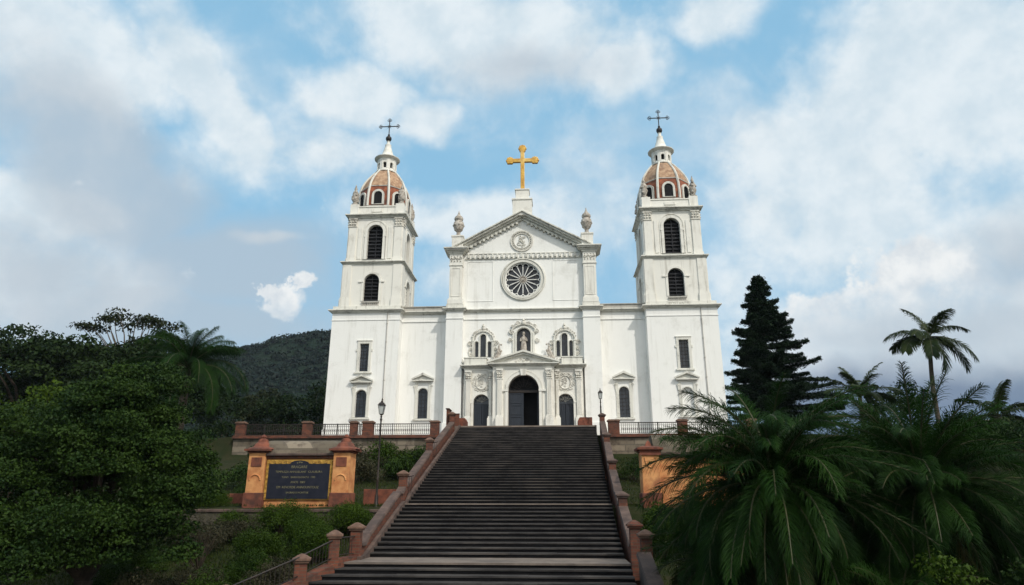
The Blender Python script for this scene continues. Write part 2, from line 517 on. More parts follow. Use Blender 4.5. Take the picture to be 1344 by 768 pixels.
def arch_pts(cx, w, z0, zs, n=14, flat=False):
    """outline of an opening: sill z0, springing zs, half-round head (CCW seen from the front)"""
    h = w / 2
    if flat:
        return [(cx - h, z0), (cx + h, z0), (cx + h, zs), (cx - h, zs)]
    pts = [(cx - h, z0), (cx + h, z0)]
    pts += [(cx + h * math.cos(PI * k / n), zs + h * math.sin(PI * k / n)) for k in range(n + 1)]
    return pts


def circ(cx, cz, r_, n=40):
    return [(cx + r_ * math.cos(2 * PI * k / n), cz + r_ * math.sin(2 * PI * k / n)) for k in range(n)]


def wall_panel(mb, outline, holes, depth, tf):
    """flat wall with real openings; tf maps (u, d, w) -> world, d is the depth behind the face"""
    loops = [[Vector((x, z, 0)) for x, z in outline]] + [[Vector((x, z, 0)) for x, z in h] for h in holes]
    flat = [p for l in loops for p in l]
    tris = tessellate_polygon(loops)
    vs = [tf(p.x, 0, p.y) for p in flat]
    fs = []
    for a, b, c_ in tris:
        p, q, s = flat[a], flat[b], flat[c_]
        cr = (q.x - p.x) * (s.y - p.y) - (q.y - p.y) * (s.x - p.x)
        fs.append((a, b, c_) if cr > 0 else (a, c_, b))
    mb.add(vs, fs)
    for h in holes:
        n = len(h)
        vs = [tf(x, 0, z) for x, z in h] + [tf(x, depth, z) for x, z in h]
        mb.add(vs, [(i, (i + 1) % n, (i + 1) % n + n, i + n) for i in range(n)])


def ring(mb, inner, outer, y0, y1, tf=None):
    """band between two outlines with the same number of points, standing proud from y1 to y0"""
    tf = tf or (lambda u, d, w: (u, d, w))
    n = len(inner)
    vs = [tf(x, y0, z) for x, z in inner] + [tf(x, y0, z) for x, z in outer] + [tf(x, y1, z) for x, z in inner] + [tf(x, y1, z) for x, z in outer]
    fs = []
    for i in range(n):
        j = (i + 1) % n
        fs += [(i, j, n + j, n + i)[::-1], (n + i, n + j, 3 * n + j, 3 * n + i)[::-1], (j, i, 2 * n + i, 2 * n + j)[::-1]]
    mb.add(vs, fs)


def spiral(mb, cx, y, cz, r_, sgn=1, turns=1.4, th=0.05, n=18, start=0.0):
    pts, rad = [], []
    for i in range(n):
        t = i / (n - 1)
        a = start + sgn * t * turns * 2 * PI
        rr = r_ * (1 - 0.8 * t)
        pts.append((cx + rr * math.cos(a), y, cz + rr * math.sin(a)))
        rad.append(th * (1 - 0.45 * t))
    mb.tube(pts, rad, 6)


def cornice(mb, x0, x1, y0, y1, z, steps):
    """stepped moulding: steps = [(overhang, height)...] from the bottom up, all round the block"""
    for ov, h in steps:
        mb.box(x0 - ov, x1 + ov, y0 - ov, y1 + ov, z, z + h)
        z += h
    return z


# ================================================================== the church
church = thing('church', (0, 0, -0.3), 'white baroque church with twin domed bell towers above the dark steps', 'church')
Z0 = -1.15
ident = lambda y: (lambda u, d, w: (u, y + d, w))


def window_pediment(mb, cx, y, z, hw, rise):
    t = 0.11
    mb.box(cx - hw, cx + hw, y - 0.28, y + 0.02, z, z + 0.10)
    o = [(cx - hw - 0.02, z + 0.103), (cx + hw + 0.02, z + 0.103), (cx, z + 0.103 + rise + t)]
    mb.prism(o, y - 0.14, y + 0.02)
    for s in (-1, 1):
        p = [(cx + s * (hw + 0.08), z + 0.09), (cx + s * (hw + 0.08), z + 0.09 + t), (cx, z + 0.09 + rise + t * 1.6), (cx, z + 0.09 + rise)]
        if s > 0:
            p = p[::1]
        else:
            p = p[::-1]
        mb.prism(p, y - 0.34, y - 0.145)


def pane_lines(mb, x0, x1, z0, z1, y, nx, nz, w=0.025):
    for i in range(1, nx):
        x = x0 + (x1 - x0) * i / nx
        mb.box(x - w / 2, x + w / 2, y - 0.02, y + 0.01, z0, z1)
    for i in range(1, nz):
        z = z0 + (z1 - z0) * i / nz
        mb.box(x0, x1, y - 0.015, y + 0.012, z - w / 2, z + w / 2)


def facade_window(cx, y, z0, zs, w, flat, pediment, parent, blind=False):
    """frame part with its pane; the opening itself is cut by the wall"""
    fr = MB()
    inner = arch_pts(cx, w, z0, zs, 14, flat)
    h = w / 2 + 0.17
    if pediment:
        ztop = zs + w / 2 + 0.42
        fr.box(cx - h - 0.05, cx - w / 2 - 0.03, y - 0.06, y + 0.04, z0 - 0.02, ztop)
        fr.box(cx + w / 2 + 0.03, cx + h + 0.05, y - 0.06, y + 0.04, z0 - 0.02, ztop)
        fr.box(cx - h - 0.053, cx + h + 0.053, y - 0.08, y + 0.04, ztop, ztop + 0.08)
        for s in (-1, 1):          # consoles under the pediment
            spiral(fr, cx + s * (h + 0.1), y - 0.06, ztop - 0.25, 0.09, s, 1.3, 0.035)
            fr.tube([(cx + s * (h + 0.1), y - 0.05, ztop - 0.35), (cx + s * (h + 0.05), y - 0.05, ztop - 0.85)], [0.05, 0.015], 6)
        outer = arch_pts(cx, w + 0.14, z0, zs, 14)
        ring(fr, inner, outer, y - 0.045, y + 0.01)
        window_pediment(fr, cx, y, ztop + 0.11, h + 0.24, 0.38)
    else:
        outer = [(cx - w / 2 - 0.2, z0 - 0.1), (cx + w / 2 + 0.2, z0 - 0.1), (cx + w / 2 + 0.2, zs + 0.2), (cx - w / 2 - 0.2, zs + 0.2)]
        ring(fr, inner, outer, y - 0.06, y + 0.01)
        fr.box(cx - w / 2 - 0.26, cx + w / 2 + 0.26, y - 0.10, y + 0.01, zs + 0.203, zs + 0.27)
        for s in (-1, 1):
            fr.box(cx + s * (w / 2 + 0.25) - 0.05, cx + s * (w / 2 + 0.25) + 0.05, y - 0.07, y + 0.012, zs - 0.62, zs - 0.42)
    fr.box(cx - h - 0.16, cx + h + 0.16, y - 0.14, y + 0.02, z0 - 0.17, z0 - 0.05)
    f = fr.build('window', M['trim'], parent, bevel=0.008)
    pn = MB()
    if blind:
        pn.box(cx - w / 2 - 0.02, cx + w / 2 + 0.02, y + 0.2, y + 0.26, z0 - 0.05, zs + w / 2 + 0.02)
        pn.build('blind_panel', M['white'], f)
    else:
        pn.box(cx - w / 2 - 0.02, cx + w / 2 + 0.02, y + 0.24, y + 0.27, z0 - 0.05, zs + (0 if flat else w / 2) + 0.02)
        pn.build('pane', M['glass'], f)
        gl = MB()
        pane_lines(gl, cx - w / 2, cx + w / 2, z0, zs + (0 if flat else w / 2), y + 0.225, 3, 8, 0.018)
        gl.build('glazing_bars', M['iron'], f)
    return f


# ---- side walls between the towers and the centre
for s in (-1, 1):
    x0, x1 = (-9.75, -5.7) if s < 0 else (5.7, 9.75)
    cx = s * 7.75
    mb = MB()
    wall_panel(mb, [(x0, Z0), (x1, Z0), (x1, 8.35), (x0, 8.35)], [arch_pts(cx, 0.78, 0.72, 2.65)], 0.3, ident(1.0))
    mb.box(x0, x1, 1.35, 3.0, Z0, 9.0)
    mb.box(x0, x1, 0.93, 1.34, 8.352, 8.42)
    mb.box(x0, x1, 0.99, 1.34, 8.423, 8.95)
    sw = mb.build('side_wall', M['white'], church)
    mb = MB()
    for yo, za, zb in ((0.90, 8.953, 9.02), (0.78, 9.023, 9.12), (0.66, 9.123, 9.22)):
        mb.box(x0, x1, yo, 1.9, za, zb)
    mb.build('cornice', M['trim'], sw)
    mb = MB()
    mb.box(x0, x1, 0.8, 1.2, 9.223, 9.52)
    mb.box(x0, x1, 0.72, 1.28, 9.523, 9.6)
    mb.build('parapet', M['ledge'], sw, bevel=0.01)
    facade_window(cx, 1.0, 0.72, 2.65, 0.78, False, True, church)

# ---- central bay: lower and upper wall
CX = 0.1
niche_x = (-3.05, 0.12, 3.3)
mb = MB()
holes = [arch_pts(0.12, 1.1, 5.6, 7.1)]
for nx_ in (-3.05, 3.3):
    holes += [arch_pts(nx_, 0.46, 5.36, 6.95, 12), arch_pts(nx_ - 0.5, 0.28, 5.36, 6.45, 8), arch_pts(nx_ + 0.5, 0.28, 5.36, 6.45, 8)]
wall_panel(mb, [(-4.9, 4.2), (4.95, 4.2), (4.95, 9.0), (-4.9, 9.0)], holes, 0.35, ident(0.5))
mb.box(-4.9, 4.95, 0.5, 0.85, Z0, 0.0)
mb.box(-4.9, -4.0, 0.5, 0.85, -0.003, 4.2)
mb.box(4.2, 4.95, 0.5, 0.85, -0.003, 4.2)
mb.box(-4.9, 4.95, 0.43, 0.499, 8.35, 8.42)
facade_wall = mb.build('facade_wall', M['white'], church)
mb = MB()
wall_panel(mb, [(-4.9, 9.6), (4.95, 9.6), (4.95, 14.0), (0.03, 16.8), (-4.9, 14.0)], [circ(0.08, 11.66, 1.45)], 0.5, ident(0.5))
for x in (-3.35, 3.5):   # sunk panels each side of the rose
    ring(mb, [(x - 1.0, 9.9), (x + 1.0, 9.9), (x + 1.0, 13.2), (x - 1.0, 13.2)], [(x - 1.05, 9.85), (x + 1.05, 9.85), (x + 1.05, 13.25), (x - 1.05, 13.25)], 0.47, 0.5)
mb.box(-4.9, 4.95, 0.5, 0.9, 9.2, 9.6)
upper_wall = mb.build('upper_wall', M['white'], church)

# glass and statue in the three upper niches, with carved surrounds
for nx_ in (-3.05, 3.3):
    fr = MB()
    ring(fr, arch_pts(nx_, 0.46, 5.36, 6.95, 12), arch_pts(nx_, 0.60, 5.36, 6.95, 12), 0.40, 0.5)
    for s in (-1, 1):
        ring(fr, arch_pts(nx_ + s * 0.5, 0.28, 5.36, 6.45, 8), arch_pts(nx_ + s * 0.5, 0.38, 5.36, 6.45, 8), 0.43, 0.5)
        fr.box(nx_ + s * 0.79 - 0.07, nx_ + s * 0.79 + 0.07, 0.36, 0.5, 5.3, 6.55)
        fr.box(nx_ + s * 0.79 - 0.10, nx_ + s * 0.79 + 0.10, 0.33, 0.5, 6.553, 6.66)
    n_ = 14
    pts = [(nx_ + 0.82 * math.cos(PI * k / n_), 0.42, 6.62 + 0.78 * math.sin(PI * k / n_)) for k in range(n_ + 1)]
    fr.tube(pts, 0.07, 6)
    pts = [(nx_ + 0.62 * math.cos(PI * k / n_), 0.44, 6.75 + 0.68 * math.sin(PI * k / n_)) for k in range(n_ + 1)]
    fr.tube(pts, 0.035, 6)
    w_ = fr.build('window', M['trim'], church, smooth=True)
    pn = MB()
    pn.box(nx_ - 0.7, nx_ + 0.7, 0.72, 0.76, 5.3, 7.3)
    pn.build('pane', M['glass'], w_)
    orn = MB()
    for s in (-1, 1):
        spiral(orn, nx_ + s * 1.02, 0.42, 6.45, 0.2, s, 1.6, 0.055)
        spiral(orn, nx_ + s * 0.98, 0.42, 6.0, 0.12, -s, 1.4, 0.045)
        spiral(orn, nx_ + s * 0.95, 0.42, 5.55, 0.15, s, 1.5, 0.05)
        orn.tube([(nx_ + s * 1.0, 0.43, 5.4), (nx_ + s * 1.12, 0.43, 5.8), (nx_ + s * 0.98, 0.43, 6.2)], [0.03, 0.05, 0.03], 6)
        spiral(orn, nx_ + s * 0.62, 0.40, 7.22, 0.17, -s, 1.5, 0.05)
        spiral(orn, nx_ + s * 0.25, 0.40, 7.50, 0.13, s, 1.5, 0.045)
        for q in range(5):
            a = 0.35 + q * 0.22
            orn.ball((nx_ + s * 0.92 * math.cos(a), 0.42, 6.66 + 0.9 * math.sin(a)), 0.065, 6, 4)
    orn.lathe((nx_, 0.42, 7.42), [(0.05, 0), (0.1, 0.08), (0.13, 0.17), (0.06, 0.28), (0.11, 0.36), (0.05, 0.5), (0.01, 0.6)], 8)
    for q in range(7):
        orn.ball((nx_ - 0.6 + q * 0.2, 0.40, 5.17 - 0.06 * abs(math.sin(q * 1.3))), 0.06, 6, 4)
    orn.build('carved_ornament', M['carved'], w_, smooth=True)

nm = MB()
ring(nm, arch_pts(0.12, 1.1, 5.6, 7.1), arch_pts(0.12, 1.32, 5.6, 7.1), 0.36, 0.5)
for s in (-1, 1):
    nm.box(0.12 + s * 0.78 - 0.08, 0.12 + s * 0.78 + 0.08, 0.38, 0.5, 5.5, 7.3)
nm.tube([(0.12 + 0.95 * math.cos(PI * k / 12), 0.40, 7.3 + 0.62 * math.sin(PI * k / 12)) for k in range(13)], 0.07, 6)
niche = nm.build('niche', M['trim'], church, smooth=True)
mb = MB()
mb.box(-0.5, 0.74, 0.85, 0.9, 5.5, 7.75)
mb.build('niche_back', M['glass'], niche)
orn = MB()
for s in (-1, 1):
    spiral(orn, 0.12 + s * 0.98, 0.40, 7.35, 0.2, s, 1.5, 0.06)
    spiral(orn, 0.12 + s * 1.05, 0.40, 6.65, 0.17, -s, 1.5, 0.05)
    spiral(orn, 0.12 + s * 0.45, 0.38, 8.0, 0.17, -s, 1.5, 0.055)
    spiral(orn, 0.12 + s * 0.85, 0.38, 7.78, 0.14, s, 1.4, 0.05)
    for q in range(5):
        a = 0.5 + q * 0.2
        orn.ball((0.12 + s * 1.05 * math.cos(a), 0.40, 7.35 + 0.72 * math.sin(a)), 0.07, 6, 4)
orn.lathe((0.12, 0.4, 7.9), [(0.16, 0), (0.2, 0.12), (0.08, 0.24), (0.12, 0.34), (0.02, 0.48)], 8)
orn.build('carved_ornament', M['carved'], niche, smooth=True)
st = MB()
c0 = (0.12, 0.66, 5.6)
st.lathe(c0, [(0.28, 0), (0.28, 0.1), (0.22, 0.13), (0.24, 0.3), (0.20, 0.7), (0.17, 1.0), (0.21, 1.18), (0.19, 1.32), (0.08, 1.42), (0.065, 1.47), (0.10, 1.54), (0.115, 1.63), (0.10, 1.72), (0.05, 1.79), (0.005, 1.81)], 14)
for s in (-1, 1):
    st.tube([(0.12 + s * 0.19, 0.64, 6.86), (0.12 + s * 0.25, 0.58, 6.62), (0.12 + s * 0.05, 0.48, 6.66)], [0.07, 0.065, 0.04], 8)
for q in range(7):
    a = PI + PI * (q + 0.5) / 7
    st.tube([(0.12 + 0.24 * math.cos(a), 0.66 + 0.24 * math.sin(a), 5.74), (0.12 + 0.16 * math.cos(a), 0.66 + 0.16 * math.sin(a), 6.7)], [0.03, 0.02], 5)
st.build('statue', M['statue'], niche, smooth=True)

# ---- lower and upper giant pilasters
for s in (-1, 1):
    xa, xb = (-5.95, -4.62) if s < 0 else (4.75, 6.08)
    mb = MB()
    mb.box(xa, xb, -0.05, 1.6, Z0, 8.3)
    mb.box(xa - 0.08, xb + 0.08, -0.13, 1.6, Z0 - 0.002, 0.25)
    mb.box(xa - 0.04, xb + 0.04, -0.10, 1.6, 8.303, 8.38)
    mb.box(xa, xb, -0.05, 1.6, 8.383, 8.9)
    mb.build('pilaster', M['white'], church, bevel=0.012)
    mb = MB()
    xm = (xa + xb) / 2
    mb.box(xm - 0.62, xm + 0.62, -0.10, 1.3, 9.53, 9.9)
    mb.box(xm - 0.56, xm + 0.56, -0.06, 1.3, 9.903, 10.0)
    mb.box(xm - 0.50, xm + 0.50, 0.0, 1.3, 10.003, 12.75)
    mb.box(xm - 0.56, xm + 0.56, -0.06, 1.3, 12.753, 12.85)
    mb.box(xm - 0.52, xm + 0.52, -0.03, 1.3, 12.853, 13.75)
    ring(mb, [(xm - 0.32, 10.2), (xm + 0.32, 10.2), (xm + 0.32, 12.5), (xm - 0.32, 12.5)], [(xm - 0.37, 10.15), (xm + 0.37, 10.15), (xm + 0.37, 12.55), (xm - 0.37, 12.55)], -0.03, 0.0)
    pil = mb.build('pilaster', M['aged'], church, bevel=0.01)
    orn = MB()
    for q in range(4):
        x = xm - 0.36 + q * 0.24
        spiral(orn, x, -0.06, 13.35, 0.12, 1 if q % 2 else -1, 1.3, 0.035)
        orn.ball((x, -0.05, 13.12), 0.06, 6, 4)
        orn.ball((x, -0.05, 13.58), 0.05, 6, 4)
    orn.build('carved_capital', M['carved'], pil, smooth=True)

# ---- main cornice across the centre
mb = MB()
mb.box(-4.61, 4.74, 0.46, 0.9, 8.9, 9.0)
mb.box(-4.61, 4.74, 0.34, 0.9, 9.003, 9.1)
mb.box(-4.61, 4.74, 0.24, 0.9, 9.103, 9.19)
for s in (-1, 1):
    xa, xb = (-5.95, -4.62) if s < 0 else (4.75, 6.08)
    for ov, za, zb in ((0.06, 8.903, 9.0), (0.16, 9.003, 9.1), (0.27, 9.103, 9.2)):
        mb.box(xa - ov, xb + ov, -0.05 - ov, 1.6, za, zb)
    mb.box(xa - 0.02, xb + 0.02, -0.08, 1.6, 9.203, 9.53)
mb.build('main_cornice', M['trim'], church, bevel=0.01)

# ---- gable: raking cornice, dentils, returns, urn pedestals
g = MB()
apex = (0.05, 17.25)
for s in (-1, 1):
    xe = s * 5.6 + 0.05
    dx, dz = (apex[0] - xe), (apex[1] - 14.22)
    ln = math.hypot(dx, dz)
    ux, uz = dx / ln, dz / ln
    nxn, nzn = (-uz, ux) if ux > 0 else (uz, -ux)

    def rake(o0, o1, ya, yb):
        a0 = (xe + nxn * o0, 14.22 + nzn * o0)
        a1 = (xe + nxn * o1, 14.22 + nzn * o1)
        b0 = (apex[0], apex[1] + o0 / nzn)
        b1 = (apex[0], apex[1] + o1 / nzn)
        p = [a0, b0, b1, a1]
        if ux < 0:
            p = p[::-1]
        g.prism(p, ya, yb)
    rake(-0.42, -0.24, 0.30, 1.2)
    rake(-0.238, -0.10, 0.10, 1.2)
    rake(-0.098, 0.04, -0.12, 1.2)
    rake(0.042, 0.14, -0.28, 1.3)
    xm = -5.285 if s < 0 else 5.415
    for ov, za, zb in ((0.02, 13.753, 13.9), (0.12, 13.903, 14.02), (0.28, 14.023, 14.13), (0.38, 14.133, 14.23)):
        g.box(xm - 0.6 - ov, xm + 0.6 + ov, -0.08 - ov, 1.9, za, zb)
g.box(-4.62, 4.74, 0.40, 0.51, 13.42, 13.50)
gable = g.build('gable', M['trim'], church, bevel=0.01)
d = MB()
for i in range(24):
    x = -4.4 + i * 0.39
    d.box(x, x + 0.17, 0.30, 0.51, 13.52, 13.74)
    d.box(x + 0.03, x + 0.14, 0.36, 0.51, 13.745, 13.86)
d.box(-4.62, 4.74, 0.44, 0.51, 13.87, 13.92)
for s in (-1, 1):
    for i in range(15):
        t = 0.08 + i * 0.06
        x = s * 5.6 * (1 - t) + 0.05
        z = 14.22 + (apex[1] - 14.22) * t - 0.62
        d.box(x - 0.09, x + 0.09, 0.24, 0.51, z, z + 0.18)
d.build('dentil_band', M['trim'], gable)
md = MB()
ring(md, circ(0.0, 14.95, 0.80, 32), circ(0.0, 14.95, 0.92, 32), 0.40, 0.5)
ring(md, circ(0.0, 14.95, 0.62, 32), circ(0.0, 14.95, 0.68, 32), 0.42, 0.5)
rng = random.Random(5)
for k in range(26):
    a = 2 * PI * k / 26
    md.ball((0.74 * math.cos(a), 0.44, 14.95 + 0.74 * math.sin(a)), 0.05, 6, 4)
for k in range(9):
    a = rng.uniform(0, 6.28)
    rr = rng.uniform(0.05, 0.42)
    spiral(md, rr * math.cos(a), 0.46, 14.95 + rr * math.sin(a), rng.uniform(0.1, 0.2), rng.choice((-1, 1)), 1.2, 0.035)
md.build('medallion', M['carved'], gable, smooth=True)

# ---- rose window
rw = MB()
n_ = 56
ring(rw, circ(0.08, 11.66, 1.45, n_), circ(0.08, 11.66, 1.62, n_), 0.40, 0.5)
ring(rw, circ(0.08, 11.66, 1.62, n_), circ(0.08, 11.66, 1.82, n_), 0.46, 0.5)
rw.tube([(0.08 + 1.72 * math.cos(2 * PI * k / n_), 0.42, 11.66 + 1.72 * math.sin(2 * PI * k / n_)) for k in range(n_ + 1)], 0.06, 6)
rose = rw.build('rose_window', M['trim'], church, smooth=True)
p = MB()
p.add([(x, 0.85, z) for x, z in circ(0.08, 11.66, 1.5, 48)], [tuple(range(48))])
p.build('pane', M['glass'], rose)
tr = MB()
for k in range(16):
    a = 2 * PI * k / 16
    ca, sa = math.cos(a), math.sin(a)
    tr.tube([(0.08 + 0.28 * ca, 0.62, 11.66 + 0.28 * sa), (0.08 + 1.12 * ca, 0.62, 11.66 + 1.12 * sa)], [0.032, 0.038], 6)
    a2 = a + PI / 16
    cx_, cz_ = 0.08 + 1.16 * math.cos(a2), 11.66 + 1.16 * math.sin(a2)
    pts = []
    for q in range(9):
        t = a2 - PI / 2 + PI * q / 8
        pts.append((cx_ + 0.225 * math.cos(t), 0.62, cz_ + 0.225 * math.sin(t)))
    tr.tube(pts, 0.03, 6)
tr.tube([(0.08 + 1.43 * math.cos(2 * PI * k / 48), 0.62, 11.66 + 1.43 * math.sin(2 * PI * k / 48)) for k in range(49)], 0.05, 6)
tr.build('tracery', M['white'], rose, smooth=True)
hb = MB()
hb.tube([(0.08 + 0.27 * math.cos(2 * PI * k / 24), 0.6, 11.66 + 0.27 * math.sin(2 * PI * k / 24)) for k in range(25)], 0.05, 6)
for k in range(10):
    a = 2 * PI * k / 10
    hb.ball((0.08 + 0.15 * math.cos(a), 0.58, 11.66 + 0.15 * math.sin(a)), 0.06, 6, 4)
hb.ball((0.08, 0.56, 11.66), 0.1, 8, 6)
hb.build('hub', M['statue'], rose, smooth=True)

# ---- gilt cross on its pedestal
pd = MB()
pd.box(-0.72, 0.86, -0.15, 1.25, 17.0, 18.35)
pd.box(-0.78, 0.92, -0.21, 1.31, 18.353, 18.5)
pd.box(-0.48, 0.62, 0.0, 1.05, 18.503, 19.3)
pd.box(-0.54, 0.68, -0.06, 1.11, 19.303, 19.42)
ped = pd.build('cross_pedestal', M['aged'], church, bevel=0.015)
cr = MB()
x0, yc = 0.09, 0.5
cr.box(x0 - 0.17, x0 + 0.17, yc - 0.13, yc + 0.13, 19.42, 23.25)
cr.box(x0 - 0.95, x0 + 0.95, yc - 0.125, yc + 0.125, 22.12, 22.46)
for (ex, ez, ax_) in ((x0 - 1.06, 22.29, 0), (x0 + 1.06, 22.29, 0), (x0, 23.42, 1)):
    for dx, dz, r_ in ((0, 0, 0.20), (0.14, 0.17, 0.13), (-0.14, 0.17, 0.13), (0.14, -0.17, 0.13), (-0.14, -0.17, 0.13), (0, 0.24, 0.11), (0, -0.2, 0.1), (0.24, 0, 0.11), (-0.24, 0, 0.11)):
        cr.tube([(ex + dx, yc - 0.11 - r_ * 0.1, ez + dz), (ex + dx, yc + 0.11 + r_ * 0.1, ez + dz)], r_, 12)
cr.box(x0 - 0.27, x0 + 0.27, yc - 0.2, yc + 0.2, 19.425, 19.6)
cr.build('gilt_cross', M['gold'], church, bevel=0.03)

# ---- carved urns on the gable corners
for s in (-1, 1):
    xm = -5.2 if s < 0 else 5.3
    mb = MB()
    mb.box(xm - 0.46, xm + 0.46, -0.14, 0.8, 14.233, 15.2)
    mb.box(xm - 0.51, xm + 0.51, -0.19, 0.85, 15.203, 15.34)
    up = mb.build('urn_pedestal', M['aged'], church, bevel=0.015)
    u = MB()
    u.lathe((xm, 0.32, 15.34), [(0.30, 0), (0.32, 0.12), (0.17, 0.2), (0.15, 0.42), (0.28, 0.55), (0.40, 0.8), (0.45, 1.05), (0.40, 1.3), (0.28, 1.42), (0.36, 1.52), (0.38, 1.64), (0.3, 1.8), (0.17, 1.92), (0.12, 2.02), (0.07, 2.15), (0.01, 2.4)], 16)
    for k in range(8):
        a = 2 * PI * k / 8 + 0.2
        u.ball((xm + 0.38 * math.cos(a), 0.32 + 0.38 * math.sin(a), 16.35), 0.12, 6, 5)
        u.ball((xm + 0.28 * math.cos(a + .4), 0.32 + 0.28 * math.sin(a + .4), 16.02), 0.10, 6, 5)
        u.ball((xm + 0.29 * math.cos(a), 0.32 + 0.29 * math.sin(a), 16.95), 0.09, 6, 5)
    u.build('urn', M['statue'], up, smooth=True)

# ---- body behind the facade
mb = MB()
mb.box(-9.0, 9.0, 2.2, 34, Z0, 8.6)
mb.box(-4.9, 4.95, 1.0, 34, 8.6, 13.3)
mb.build('nave', M['white'], church)
mb = MB()
mb.prism([(-5.2, 13.3), (5.25, 13.3), (0.03, 16.1)], 1.25, 34.3)
mb.build('roof', M['roof'], church)
mb = MB()
mb.prism([(-9.3, 8.6), (-4.905, 8.6), (-4.905, 9.6)], 3.1, 34.2)
mb.build('aisle_roof', M['roof'], church)
mb = MB()
mb.prism([(4.955, 8.6), (9.3, 8.6), (4.955, 9.6)], 3.1, 34.2)
mb.build('aisle_roof', M['roof'], church)

# ---- towers
BEL = []


